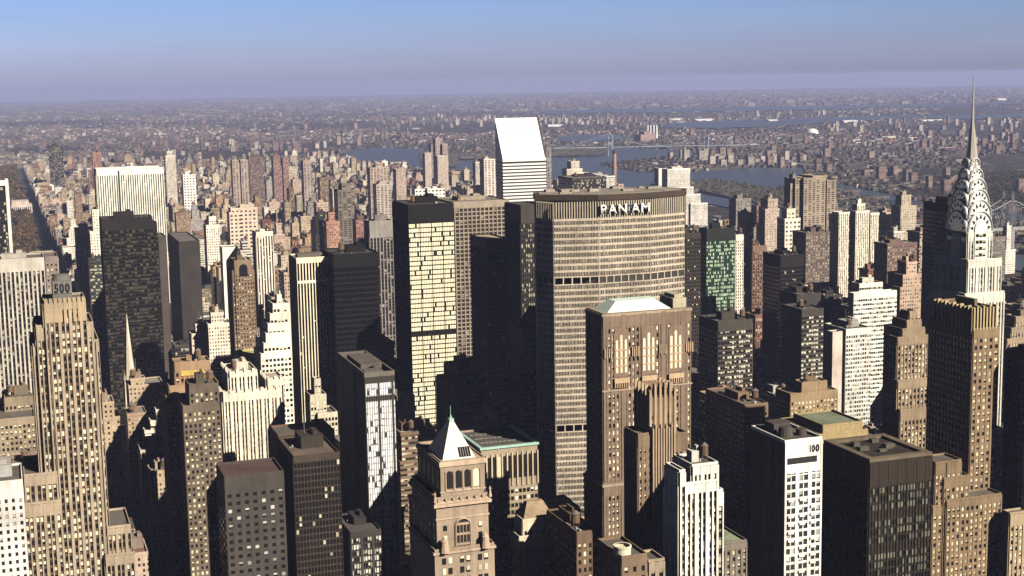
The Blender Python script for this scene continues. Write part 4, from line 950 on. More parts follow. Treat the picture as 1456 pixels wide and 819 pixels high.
# right edge
B('office_tower', 'black slab filling the right edge below the cream stepped block', 'building', 'black edge slab', [(1462, 1490, 505, 605, 'w1431')], st(bay=2.4, pw=.3, pane=(.02, SB, DG, .3)), (.02, .017, .014), 690, roofc=(.1, .08, .06))
B('apartment_building', 'cream stepped block at the right edge above the black slab', 'building', 'cream stepped block', [(1444, 1475, 452, 903, 12), (1438, 1480, 468, 900, 16), (1432, 1490, 484, 897, 20)], st(bay=2.8, pw=.45, pane=(.5, SB, DG, .4)), (.5, .38, .27), 520)
B('apartment_building', 'thin white lit building between the fluted crown tower and the black edge slab', 'building', 'thin white building', [(1432, 1442, 612, 700, 12)], st(bay=2.5, pw=.5), (.7, .64, .55), 690)
B('office_building', 'tan brick block at the lower right corner', 'building', 'tan corner block', [(1436, 1500, 732, 600, 'w1427')], st(bay=3, pw=.45, pane=(.6, SB, DG, .4)), (.5, .38, .24), 790)
# church spire
x, z = atY(180, 447, 1345); rc2 = thing('church', 'pale stone church with a tall tapering spire beside the dark avenue', 'church', (x, 1345, 0), (.55, .47, .38))
HERO.append((x-10, x+45, 1320, 1375, 60)); SCR.append((168, 192, 540, 1345)); ANCH.append((180, 500, 1345, 'church spire'))
m = MB(); m.box(x-5.5, x+5.5, 1340, 1351, 0, 52, 'SWNET'); m.cone(x, 1345.5, 52, z-2, 5.2, .35, 8, cap=False); m.cone(x, 1345.5, z-2, z, .6, .05, 6); m.build('spire', WALL, rc2)
m = MB()
for a in (-1, 1):
    for b_ in (-1, 1): m.cone(x+a*5, 1345.5+b_*5, 46, 64, 1.1, .05, 6)
for k in range(8): m.cone(x+5.4*math.cos(k*.785), 1345.5+5.4*math.sin(k*.785), 52, 60, .5, .03, 4)
m.build('pinnacle', WALL, rc2)['kind'] = 'stuff'
m = MB(); m.box(x+6, x+44, 1338, 1356, 0, 24, 'SWNE'); m.quad([(x+6, 1338, 24), (x+44, 1338, 24), (x+44, 1347, 36), (x+6, 1347, 36)]); m.quad([(x+44, 1356, 24), (x+6, 1356, 24), (x+6, 1347, 36), (x+44, 1347, 36)]); m.quad([(x+44, 1338, 24), (x+44, 1356, 24), (x+44, 1347, 36)]); m.build('nave', WALL, rc2, color=(.35, .31, .26))
# ------------------------------------------------------------------ cladding kinds for plainer buildings
BL = (.8, .7, .52)
PUNCH = m_tex(3.2, 3.5, .42, .48, .45, BL, (.02, .02, .02))
PUNCH2 = m_tex(2.5, 3.3, .5, .5, .4, BL, (.02, .02, .02))
RIBBON = m_tex(2.4, 3.6, .96, .46, .5, BL, (.02, .02, .022))
STRIPE = m_tex(2.6, 3.6, .5, .8, .35, BL, (.02, .02, .02), sp=(.5, .45, .4))
CURTAIN = m_tex(1.9, 3.7, .84, .7, .3, BL, (.012, .014, .016))
BALC = m_tex(6.5, 2.9, .6, .55, .35, (.5, .45, .38), (.03, .028, .026))
BLANK = WALL
TEXS = dict(G=m_tex(6, 5.6, .5, .45, .15, BL, (.03, .025, .022)), P=PUNCH, Q=PUNCH2, R=RIBBON, S=STRIPE, C=CURTAIN, A=BALC, W=WALL)
LM = [
 ('residential_tower', 'brown slab of linked towers with dark recesses, left of the white twin residential tower', 'residential tower', 'brown linked slab', [(1131, 1140, 255, 1752, 30), (1143, 1166, 254, 1746, 30), (1156, 1176, 251, 1750, 36), (1176, 1190, 257, 1748, 30), (1124, 1188, 262, 1756, 'w1117')], (.3, .235, .175), 'A', 340),
 ('residential_tower', 'white tower of bright fins split by dark recesses with a roof box', 'residential tower', 'white split tower', [(1219, 1230, 291, 1510, 12), (1193, 1208, 303, 1500, 'w1183'), (1217, 1236, 301, 1498, 24), (1238, 1250, 304, 1500, 24), (1194, 1249, 306, 1506, 24)], (.76, .7, .58), 'S', 372),
 ('residential_tower', 'pale narrow tower with white top storeys left of the brown linked slab', 'building', 'pale narrow tower', [(1092, 1106, 284, 1700, 20), (1088, 1108, 298, 1698, 'w1080')], (.46, .36, .3), 'Q', 345),
 ('apartment_building', 'bright white stepped block at the foot of the brown linked slab', 'building', 'bright stepped block', [(1119, 1131, 298, 1640, 14), (1116, 1138, 312, 1636, 20)], (.72, .62, .52), 'G', 350),
 ('hospital_building', 'white high-rise hospital block with vertical piers above the PAN AM roof line', 'building', 'white hospital block', [(949, 981, 241, 2750, 30), (940, 986, 268, 2745, 40), (975, 996, 277, 2740, 30), (982, 1006, 290, 2735, 30)], (.8, .76, .7), 'S', 320),
 ('residential_tower', 'thin white slab tower standing left of the white hospital block', 'building', 'thin white slab', [(936.5, 941, 240, 2600, 20)], (.7, .62, .55), 'W', 270),
 ('residential_tower', 'cream stepped tower group left of the tall smokestack', 'building', 'cream stepped group', [(812, 824, 230, 2500, 20), (806, 828, 241, 2498, 24), (820, 836, 246, 2494, 24)], (.6, .52, .44), 'Q', 268),
 ('office_building', 'low dark polygonal building just above the PAN AM roof', 'building', 'dark polygonal building', [(814, 862, 254, 2060, 60)], (.05, .04, .04), 'C', 268),
 ('apartment_building', 'long white low block behind the dark polygonal building', 'building', 'long white low block', [(838, 874, 252, 2400, 30)], (.66, .62, .58), 'R', 268),
 ('residential_tower', 'dark tower rising above the park edge on the far left', 'residential tower', 'dark park tower', [(69, 89, 208, 4500, 40)], (.03, .025, .03), 'C', 240),
 ('residential_tower', 'slim reddish tower behind the left corner of the marble striped tower', 'residential tower', 'slim reddish tower', [(131, 144, 217, 3600, 30)], (.26, .14, .12), 'Q', 245),
 ('residential_tower', 'slim white tower with stepped top right of the marble striped tower', 'residential tower', 'slim stepped white tower', [(237, 244, 216, 3300, 16), (235, 250, 222, 3298, 24)], (.72, .64, .56), 'S', 262),
 ('apartment_building', 'square white block facing the sun right of the marble striped tower', 'building', 'square white block', [(260, 278, 249, 3000, 30)], (.74, .68, .64), 'G', 262),
 ('residential_tower', 'brownish twin slab tower above the slim white tower', 'residential tower', 'brownish twin slab', [(330, 339, 228, 3100, 26), (342, 353, 228, 3100, 26), (331, 352, 232, 3104, 26)], (.36, .28, .24), 'A', 262),
 ('residential_tower', 'dark brown tower right of the brownish twin slab', 'residential tower', 'dark brown tower', [(354, 374, 224, 3300, 30)], (.13, .09, .085), 'Q', 252),
 ('hotel_building', 'long pink hotel block with shadow falling across it', 'building', 'long pink hotel', [(328, 366, 297, 2050, 24), (326, 342, 303, 2046, 24)], (.6, .47, .38), 'G', 335),
 ('residential_tower', 'pair of dark red towers in the left middle distance', 'residential tower', 'dark red pair', [(388, 398, 222, 3500, 26), (402, 410, 226, 3500, 26), (389, 409, 236, 3504, 26)], (.22, .13, .12), 'Q', 255),
 ('residential_tower', 'grey tower with a cream lit front above the striped black tower', 'residential tower', 'grey cream tower', [(431, 443, 229, 2900, 24)], (.34, .27, .24), 'A', 265),
 ('residential_tower', 'tall dark balcony tower left of the cream window tower', 'residential tower', 'balcony tower', [(480, 503, 271, 2000, 26), (486, 498, 262, 2004, 16)], (.15, .12, .1), 'A', 360),
 ('residential_tower', 'red brick tower with a stepped red top below the balcony tower', 'residential tower', 'red topped tower', [(467, 476, 303, 1950, 10), (464, 483, 316, 1946, 20)], (.34, .18, .13), 'P', 362),
 ('office_slab', 'narrow black slab left of the red topped tower', 'building', 'narrow black slab', [(453, 465, 304, 1980, 26)], (.04, .03, .03), 'C', 362),
 ('residential_tower', 'dark red tower with a domed top right of the balcony tower', 'residential tower', 'dark red domed tower', [(506, 519, 314, 1850, 20)], (.24, .12, .1), 'P', 360),
 ('residential_tower', 'wide brown slab tower with light piers above the grey pier tower', 'residential tower', 'wide brown slab', [(526, 553, 239, 2700, 24), (534, 546, 232, 2704, 10)], (.4, .3, .25), 'A', 300),
 ('residential_tower', 'light grey tower in front of the wide brown slab', 'residential tower', 'light grey tower', [(535, 556, 263, 2350, 24)], (.42, .35, .31), 'A', 312),
 ('residential_tower', 'tan tower with balconies right of the wide brown slab', 'residential tower', 'tan balcony tower', [(563, 577, 241, 2800, 24)], (.42, .32, .27), 'Q', 275),
 ('hotel_building', 'bright white block, left one of two above the cream window tower', 'building', 'left white block', [(590, 604, 270, 2200, 20)], (.76, .7, .66), 'G', 290),
 ('hotel_building', 'bright white block, right one of two above the cream window tower', 'building', 'right white block', [(608, 632, 269, 2200, 24)], (.78, .72, .68), 'G', 290),
 ('residential_tower', 'tall slim tower cluster top rising over the river left of the slant roofed tower', 'residential tower', 'slim cluster top', [(619, 628, 197, 4300, 30), (629, 637, 205, 4290, 30), (613, 620, 206, 4310, 30)], (.38, .29, .27), 'A', 240),
 ('residential_tower', 'pale tower pair below the slim cluster top', 'residential tower', 'pale tower pair', [(604, 613, 218, 3700, 24), (622, 637, 222, 3600, 28)], (.5, .4, .35), 'Q', 255),
 ('residential_tower', 'white slab tower immediately left of the slant roofed tower', 'residential tower', 'white slab neighbour', [(688, 704, 227, 2400, 24)], (.62, .54, .48), 'A', 290),
 ('residential_tower', 'small white slab tower two left of the slant roofed tower', 'residential tower', 'small white slab', [(676, 682, 231, 3000, 20)], (.66, .58, .52), 'S', 255),
 ('office_tower', 'grey shaded tower immediately right of the slant roofed tower', 'building', 'grey shaded tower', [(777, 784, 210, 2300, 24)], (.24, .2, .2), 'A', 262),
 ('residential_tower', 'small white tower with lit front left of the dark speckled tower', 'building', 'small lit white tower', [(131, 141, 299, 1800, 16), (128, 142, 330, 1790, 24)], (.74, .68, .58), 'P', 370),
 ('office_building', 'dark block with faint green glass rows left of the dark speckled tower', 'building', 'green rowed block', [(127, 150, 372, 1560, 24)], (.045, .05, .042), 'R', 430),
 ('office_tower', 'black glass tower framed in white at the far left edge', 'skyscraper', 'white framed tower', [(-14, 7.5, 263, 1500, 30)], (.02, .018, .015), 'C', 365),
 ('residential_tower', 'brown tower left of the dark tower by the spire', 'residential tower', 'brown mid tower', [(1262, 1304, 348, 1350, 26)], (.17, .11, .09), 'P', 400),
 ('apartment_building', 'pink stepped block with many windows beneath the brown mid tower', 'building', 'pink stepped block', [(1289, 1304, 374, 1100, 14), (1284, 1311, 392, 1097, 24), (1280, 1314, 410, 1094, 24)], (.46, .33, .25), 'Q', 440),
 ('apartment_building', 'white slim block with a narrow upper tower right of the spired tower', 'building', 'white slim right block', [(1432, 1438, 322, 1900, 10), (1430, 1444, 356, 1896, 20)], (.76, .7, .62), 'Q', 380),
 ('apartment_building', 'dark windowed block immediately right of the spired tower', 'building', 'dark right block', [(1411, 1430, 338, 1700, 20)], (.16, .14, .12), 'P', 400),
 ('apartment_building', 'dark slab tower with flat top left of the brown linked slab', 'building', 'dark flat slab', [(1146, 1180, 332, 1450, 30)], (.13, .1, .085), 'P', 400),
 ('office_building', 'dark brown stepped block above the wide topped dark block', 'building', 'dark stepped block', [(1172, 1206, 440, 1120, 30)], (.06, .045, .035), 'P', 480),
 ('office_building', 'tan flat-roofed block beside the dark avenue, just behind the church spire', 'building', 'avenue tan block', [(186, 206, 540, 1184, 12), (183, 232, 550, 1180, 28)], (.42, .32, .22), 'P', 590),
 ('office_building', 'brown low block beside the dark avenue, below the avenue tan block', 'building', 'avenue brown block', [(181, 208, 590, 1120, 24)], (.34, .24, .16), 'Q', 620),
 ('office_building', 'white stepped low building just right of the avenue brown block', 'building', 'avenue white steps', [(222, 238, 584, 1096, 12), (214, 238, 600, 1093, 16), (206, 238, 614, 1090, 20)], (.7, .63, .52), 'R', 640),
 ('office_building', 'cream low building with dull green roof beside the dark avenue', 'building', 'avenue cream block', [(200, 237, 642, 1030, 26)], (.55, .46, .35), 'P', 670),
 ('office_building', 'small tan building left of the deco panel tower at the avenue edge', 'building', 'avenue small tan block', [(214, 238, 672, 985, 18)], (.42, .32, .22), 'Q', 700),
 ('apartment_building', 'white low building with window rows left of the arched brick tower', 'building', 'white low rows', [(300, 318, 446, 1342, 12), (296, 329, 462, 1338, 24)], (.72, .62, .52), 'Q', 505),
 ('apartment_building', 'pinkish white setback building under the blank dark slab', 'building', 'pinkish setback', [(278, 292, 462, 1362, 10), (272, 297, 476, 1358, 20)], (.66, .52, .44), 'P', 505),
]
def lm(name, label, cat, short, tiers, col, tk, vb, nopx=False):
    T = tiers_px(tiers); rr = random.Random(hash_(label))
    for t in tiers: SCR.append((t[0]-2, t[1]+2, vb, t[3]))
    for q in T: LIT.append((q[0], q[1], q[2], atY(tiers[0][0], vb, q[2])[1]))
    t = tiers[0]
    if isinstance(t[4], str): SCR.append((float(t[4][1:]), t[1], vb, t[3]))
    ANCH.append(((tiers[0][0]+tiers[0][1])/2, tiers[0][2]+15, tiers[0][3], short))
    x0 = min(q[0] for q in T); x1 = max(q[1] for q in T); yb = T[-1][2]; zg = drop(T[0][0], T[0][2])
    root = thing(name, label, cat, ((x0+x1)/2, yb, zg), col)
    W = MB()
    for a, b, c, d, e in T:
        HERO.append((a, b, c, d, e)); W.box(a, b, c, d, zg-8, e, 'SWNE'); R = MB(); R.box(a, b, c, d, e-1, e+.02, 'T'); R.build('roof', ROOF, root, color=(.2, .17, .15))
        for q in ((a-.3, b+.3, c-.3, c+.4), (a-.3, b+.3, d-.4, d+.3)): W.box(*q, e-1.5, e+1, 'SNTB', 1)
        for q in ((a-.33, a+.4, c, d), (b-.4, b+.33, c, d)): W.box(*q, e-1.5, e+1.03, 'WETB', 1)
    W.build('wall', [TEXS[tk], WALL], root)
    a, b, c, d, e = T[0]; clutter(root, a, b, c, d, e, rr, col)
    return root, T
for q in LM:
    r_, T_ = lm(*q)
    if q[3] == 'white framed tower':
        a, b, c, d, e = T_[0]; m = MB(); m.box(b, b+3, c-1, d, 0, e+4, 'SWNET'); m.box(a, b, c-1, c+2, e-1, e+4, 'SWNETB'); m.build('white_frame', WALL, r_, color=(.78, .72, .62))

# ------------------------------------------------------------------ ground, water, streets
WATER_PX = [
 [(488, 219), (500, 214), (545, 211), (590, 213), (640, 219), (700, 224), (760, 225), (780, 207), (830, 209), (880, 210), (930, 214), (985, 216), (985, 222), (930, 226), (880, 232), (850, 236), (905, 246), (960, 247), (1018, 243), (1075, 240), (1140, 240), (1150, 258), (1120, 268), (1070, 272), (1025, 262), (975, 262), (930, 256), (925, 268), (990, 277), (1040, 285), (1095, 294), (1190, 316), (1310, 334), (1470, 372), (1470, 392), (1310, 352), (1190, 334), (1085, 305), (1000, 290), (930, 280), (870, 275), (820, 270), (780, 255), (700, 246), (600, 240), (560, 232), (500, 228)],
 [(1020, 262), (1060, 255), (1140, 258), (1200, 274), (1290, 296), (1360, 306), (1470, 318), (1470, 308), (1370, 298), (1300, 286), (1200, 264), (1140, 248), (1030, 248)],
 [(790, 196), (830, 192), (880, 193), (900, 197), (860, 202), (800, 203)],
 [(930, 178), (1010, 173), (1120, 170), (1250, 166), (1370, 165), (1370, 168), (1250, 171), (1160, 176), (1100, 181), (1020, 183), (960, 183)],
 [(760, 158), (1100, 153), (1456, 146), (1456, 149), (1100, 158), (780, 163)],
 [(1340, 166), (1470, 162), (1470, 166), (1350, 172)],
]
ISLAND_PX = [[(782, 211), (830, 210), (858, 213), (864, 219), (850, 224), (782, 225)], [(596, 219), (640, 220), (700, 225), (760, 229), (772, 240), (700, 243), (684, 240), (684, 229), (652, 229), (650, 240), (600, 237)], [(975, 262), (1010, 257), (1040, 262), (1080, 268), (1120, 275), (1190, 298), (1120, 300), (1085, 293), (1030, 281), (980, 270)]]
def subdiv(poly, n=6):
    out = []
    for i in range(len(poly)):
        a, b = poly[i], poly[(i+1) % len(poly)]
        for k in range(n):
            t = k/n; w = .25*math.sin(9.7*i+k*2.1)*min(1, abs(b[0]-a[0])/30); out.append((a[0]+(b[0]-a[0])*t, a[1]+(b[1]-a[1])*t+w*(k > 0)))
    return out
def inpoly(px, py, P):
    c = False; j = len(P)-1
    for i in range(len(P)):
        if (P[i][1] > py) != (P[j][1] > py) and px < (P[j][0]-P[i][0])*(py-P[i][1])/(P[j][1]-P[i][1])+P[i][0]: c = not c
        j = i
    return c
def wet(x, y, z=0):
    px, py = proj(x, y, drop(x, y)); 
    if any(inpoly(px, py, P) for P in ISLAND_PX): return False
    return any(inpoly(px, py, P) for P in WATER_PX)
def inpark(x, y, m=0): return x < 62+m and 2040 < y < 6150

def ground():
    m, nt, b = newmat('land'); g = N(nt, 'ShaderNodeNewGeometry').outputs['Position']
    mp = N(nt, 'ShaderNodeMapping'); mp.inputs['Scale'].default_value = (1, 1, 0); L(nt, g, mp.inputs['Vector']); g = mp.outputs[0]
    v = N(nt, 'ShaderNodeTexVoronoi'); v.inputs['Scale'].default_value = .035; L(nt, g, v.inputs['Vector'])
    s = N(nt, 'ShaderNodeSeparateColor'); L(nt, v.outputs['Color'], s.inputs[0])
    c1 = RAMP(nt, s.outputs[0], [(0, (.015, .018, .012)), (.35, (.025, .022, .018)), (.6, (.045, .036, .03)), (.88, (.07, .06, .05)), (.97, (.2, .17, .15)), (1, (.4, .36, .33))])
    c2 = RAMP(nt, NOISE(nt, g, .0025, 5, .65), [(.35, (.018, .02, .013)), (.5, (.04, .032, .025)), (.7, (.05, .042, .036))])
    n2 = NOISE(nt, g, .0012, 4, .6)
    f = RAMP(nt, n2, [(.38, (.15,)*3), (.58, (.8,)*3)])
    L(nt, MIX(nt, f, c2, c1), b.inputs['Base Color']); b.inputs['Roughness'].default_value = .95; b.inputs['Specular IOR Level'].default_value = .1
    # a curved sheet in rings and sectors
    MBg = MB(); rings = [0, 150]+[300*1.09**i for i in range(64)]; rings = [r for r in rings if r < 75000]+[75000]; n = 96
    V = []
    for r in rings[1:]:
        for k in range(n):
            a = 2*math.pi*k/n; x, y = r*math.sin(a), r*math.cos(a); V.append((x, y, drop(x, y)))
    me = bpy.data.meshes.new('ground'); fs = []
    V.append((0, 0, 0)); c = len(V)-1
    for k in range(n): fs.append((c, (k+1) % n, k))
    for j in range(len(rings)-2):
        for k in range(n): fs.append((j*n+k, j*n+(k+1) % n, (j+1)*n+(k+1) % n, (j+1)*n+k))
    me.from_pydata(V, [], fs); me.materials.append(m); o = bpy.data.objects.new('ground', me); COL.objects.link(o); o['kind'] = 'structure'
    for p in me.polygons:
        if p.normal.z < 0: p.flip()
ground()
def sheet(polys_px, name, mat, lift):
    import mathutils
    for P in polys_px:
        Q = [atG(*p) for p in subdiv(P)]
        tri = mathutils.geometry.tessellate_polygon([[Vector((x, y, 0)) for x, y in Q]])
        # subdivide long triangles so that the sheet follows the curved ground
        fs = [[Q[i] for i in t] for t in tri]; out = []
        stack = fs[:]
        while stack:
            t = stack.pop(); e = [math.dist(t[i], t[(i+1) % 3]) for i in range(3)]; k = e.index(max(e)); far = max(math.hypot(*p) for p in t)
            if e[k] > max(260, far*.12) and len(out) < 60000:
                a, b, c = t[k], t[(k+1) % 3], t[(k+2) % 3]; mm = ((a[0]+b[0])/2, (a[1]+b[1])/2); stack += [[a, mm, c], [mm, b, c]]
            else: out.append(t)
        m = MB()
        for t in out:
            ar = (t[1][0]-t[0][0])*(t[2][1]-t[0][1])-(t[2][0]-t[0][0])*(t[1][1]-t[0][1])
            if ar < 0: t = t[::-1]
            m.quad([(x, y, drop(x, y)+lift+math.hypot(x, y)*lift*.0005) for x, y in t])
        o = m.build(name, mat); o['kind'] = 'structure'
mw, nt, b = newmat('river_water'); b.inputs['Base Color'].default_value = (.05, .07, .1, 1); b.inputs['Roughness'].default_value = .3
bu = N(nt, 'ShaderNodeBump'); bu.inputs['Strength'].default_value = .5; bu.inputs['Distance'].default_value = 2; L(nt, NOISE(nt, N(nt, 'ShaderNodeNewGeometry').outputs['Position'], .08, 5, .6), bu.inputs['Height']); L(nt, bu.outputs[0], b.inputs['Normal'])
sheet(WATER_PX[:3]+WATER_PX[3:], 'river', mw, 1.0)
ml = m_plain('island_land', (.07, .06, .035), .95, 0, .5, .02)
sheet(ISLAND_PX, 'island', ml, 2.2)

AVE = [(-560, 15), (-245, 15), (80, 15), (233, 12), (382, 21), (527, 12), (683, 15), (896, 15), (1118, 15), (1320, 13)]   # centre, half width
def stY(n): return (n-33.6)*80.4
m_as = m_plain('asphalt', (.035, .033, .032), .9, 0, .3, .3); m_pv = m_plain('paving', (.16, .15, .135), .9, 0, .2, .4)
def curved_rect(m, x0, x1, y0, y1, h, step=400):
    nx = max(1, math.ceil((x1-x0)/step)); ny = max(1, math.ceil((y1-y0)/step))
    for i in range(nx):
        for j in range(ny):
            a, b = x0+(x1-x0)*i/nx, x0+(x1-x0)*(i+1)/nx; c, d = y0+(y1-y0)*j/ny, y0+(y1-y0)*(j+1)/ny
            m.quad([(a, c, drop(a, c)+h), (b, c, drop(b, c)+h), (b, d, drop(b, d)+h), (a, d, drop(a, d)+h)])
m = MB(); curved_rect(m, -900, 1360, -200, 6200, .2); m.build('street', m_as)['kind'] = 'structure'
m = MB(); curved_rect(m, -900, 63, 2052, 6140, .45); m.build('park_lawn', m_plain('park_grass', (.04, .042, .018), .95, 0, .5, .03))['kind'] = 'structure'
m = MB(); BLOCKS = []
for i in range(len(AVE)-1):
    for n in range(33, 110):
        x0, x1 = AVE[i][0]+AVE[i][1]-4, AVE[i+1][0]-AVE[i+1][1]+4; y0, y1 = stY(n)+6.5, stY(n+1)-6.5
        if inpark((x0+x1)/2, y0) and x1 < 80: continue
        if i == 0 and y0 > 2000: continue
        px, py = proj(x1, y1, 0)
        BLOCKS.append((x0+4, x1-4, y0+3, y1-3, n, i))
        zz = drop(x0, y0); m.box(x0, x1, y0, y1, zz-.3, zz+.38, 'SWNET')
m.build('pavement', m_pv)['kind'] = 'structure'
m = MB()
for ax, hw in AVE[2:7]:
    for ln in (-5.2, -1.7, 1.7, 5.2):
        y = 380
        while y < 2100:
            m.quad([(ax+ln-.09, y, .21), (ax+ln+.09, y, .21), (ax+ln+.09, y+3.5, .21), (ax+ln-.09, y+3.5, .21)]); y += 9
    for n in range(38, 60):
        for k in range(8): m.quad([(ax-hw+5+k*(2*hw-10)/8, stY(n)-9.5, .212), (ax-hw+5.7+k*(2*hw-10)/8, stY(n)-9.5, .212), (ax-hw+5.7+k*(2*hw-10)/8, stY(n)-6.5, .212), (ax-hw+5+k*(2*hw-10)/8, stY(n)-6.5, .212)])
m.build('lane_marking', m_plain('road_paint', (.6, .6, .56), .7))['kind'] = 'structure'

# ------------------------------------------------------------------ generic buildings
def cap(x0, x1, y0, y1):
    """highest roof that does not hide what the photograph shows behind"""
    pts = [proj(a, b, 60)[0] for a in (x0, x1) for b in (y0, y1)]; pl, pr = min(pts), max(pts); best = 999
    for sl_, sr, vb, Y in SCR:
        if Y <= y0+1 or sr < pl or sl_ > pr: continue
        q = max(pl, sl_)
        # height at the near face where it would reach pixel row vb+2
        for xx in (x0, x1):
            d = None
            for yy in (y0, y1):
                # bisect on z
                lo, hi = 0, 300
                for _ in range(9):
                    md = (lo+hi)/2
                    if proj(xx, yy, md)[1] > vb+1: lo = md
                    else: hi = md
                best = min(best, lo)
    return best
def shade_cap(x0, x1, y0, y1, h):
    for a, b, Y, z in LIT:
        if Y <= y0: continue
        dy0, dy1 = Y-y0, max(0, Y-y1)
        if x0-.554*dy0 > b or x1-.554*dy1 < a: continue
        # nearest overlap decides
        need = max(0, z)+.731*dy1
        if (x1-.554*dy1 > a and x0-.554*dy1 < b) or dy0-dy1 < 70: h = min(h, need)
    return h
def clash(x0, x1, y0, y1):
    return any(a < x1+1 and b > x0-1 and c < y1+1 and d > y0-1 for a, b, c, d, e in HERO)
PAL = [('cream', (.6, .5, .38)), ('tan', (.45, .34, .23)), ('brown', (.25, .165, .105)), ('russet', (.26, .12, .075)), ('pinkish', (.5, .37, .3)), ('white', (.74, .68, .6)), ('grey', (.3, .27, .25)), ('dark', (.06, .05, .045)), ('orange', (.46, .29, .16))]
PW = [18, 16, 13, 8, 14, 16, 8, 5, 5]
GEN = []
SCR += [(176, 238, 590, 1000), (692, 735, 755, 800), (1030, 1060, 790, 640), (984, 1004, 700, 760), (560, 590, 700, 900), (1426, 1456, 640, 700)]
def addgen(x0, x1, y0, y1, h, zone):
    if x1-x0 < 5 or y1-y0 < 5 or clash(x0, x1, y0, y1): return
    h = shade_cap(x0, x1, y0, y1, min(h, cap(x0, x1, y0, y1)))
    if h < 8: return
    GEN.append([x0, x1, y0, y1, h, zone])
for (x0, x1, y0, y1, n, i) in BLOCKS:
    yy = y0
    if y0 < 330: continue
    midt = y0 < 2080
    x = x0; ym = (y0+y1)/2
    rows = [(y0, ym-.5), (ym+.5, y1)]
    for (a, b) in rows:
        x = x0
        while x < x1-6:
            w = rnd.uniform(12, 36) if midt else rnd.uniform(8, 26)
            if x+w > x1-8: w = x1-x
            if midt:
                r = rnd.random(); h = rnd.uniform(18, 50) if r < .5 else rnd.uniform(45, 95) if r < .88 else rnd.uniform(90, 150)
            else:
                r = rnd.random(); ave = x < x0+30 or x > x1-45
                h = rnd.uniform(12, 22) if r < .55 and not ave else rnd.uniform(28, 58) if r < .93 else rnd.uniform(58, 105)
                if y0 > 3300: h *= .75
                if y0 > 4700: h = rnd.uniform(10, 20) if r < .9 else rnd.uniform(30, 50)
            if rnd.random() < .96: addgen(x+.15, x+w-.15, a+(rnd.uniform(0, 3) if rnd.random() < .3 else 0), b-rnd.uniform(0, 5), h, 'm' if midt else 'u')
            x += w
print('generic', len(GEN))
# which of them show, and how large: a coarse depth buffer
BUF = np.zeros((205, 364), bool)
def rect(x0, x1, y0, y1, z):
    P = [proj(a, b, c) for a in (x0, x1) for b in (y0, y1) for c in (0, z)]
    xs = [p[0]/4 for p in P]; ys = [p[1]/4 for p in P]
    return max(0, int(min(xs))), min(364, int(max(xs))+1), max(0, int(min(ys))), min(205, int(max(ys))+1)
items = [(math.hypot(h[0], h[2]), 'h', h) for h in HERO]+[(math.hypot((g[0]+g[1])/2, g[2]), 'g', g) for g in GEN]
items.sort(key=lambda t: t[0])
for d, k, g in items:
    a, b, c, e = rect(*g[:5]); vis = 0
    if b > a and e > c:
        s_ = BUF[c:e, a:b]; vis = s_.size-int(s_.sum()); s_[:] = True
    if k == 'g': g.append(vis); 
order = sorted(GEN, key=lambda g: -g[6])
IND = order[:292]; REST = order[292:]
def pick(rr):
    t = rr.uniform(0, sum(PW)); 
    for (n, c), w in zip(PAL, PW):
        t -= w
        if t <= 0: return n, c
    return PAL[0]
MATK = [('P', PUNCH), ('Q', PUNCH2), ('R', RIBBON), ('S', STRIPE), ('C', CURTAIN)]
def shape(g, rr):
    x0, x1, y0, y1, h = g[:5]; T = [(x0, x1, y0, y1, h)]; form = 'flat'
    if h > 32 and rr.random() < .55 and x1-x0 > 14:
        k = rr.randint(1, 3); form = 'stepped'; T = []; zt = h; a, b, c, d = x0, x1, y0, y1; lv = []
        hs = sorted([h*rr.uniform(.55, .93) for _ in range(k)])
        lv.append((a, b, c, d, hs[0]))
        for z in hs[1:]+[h]:
            a += rr.uniform(1.5, 4); b -= rr.uniform(1.5, 4); c += rr.uniform(1.2, 3); d -= rr.uniform(1, 3)
            if b-a < 7 or d-c < 7: break
            lv.append((a, b, c, d, z))
        T = lv
    elif h > 25 and rr.random() < .2 and x1-x0 > 22:
        form = 'notched'; w = (x1-x0)*rr.uniform(.3, .45); T = [(x0, x1, y0, y1, h*rr.uniform(.6, .85)), (x0, x0+w, y0+.3, y1-1, h), ] if rr.random() < .5 else [(x0, x1, y0, y1, h*rr.uniform(.6, .85)), (x1-w, x1, y0+.3, y1-1, h)]
    return T, form
def gen_geo(W, root, rc_, T, base):
    zl = base-4
    for j, (a, b, c, d, e) in enumerate(T):
        W.box(a, b, c, d, zl if j == 0 else T[j-1][4]-1 if T[j][4] > T[j-1][4] else zl, e+base, 'SWNE')
        R = MB(); R.box(a, b, c, d, e-1, e+base, 'T'); R.build('roof', ROOF, root, color=rc_)
labels = []
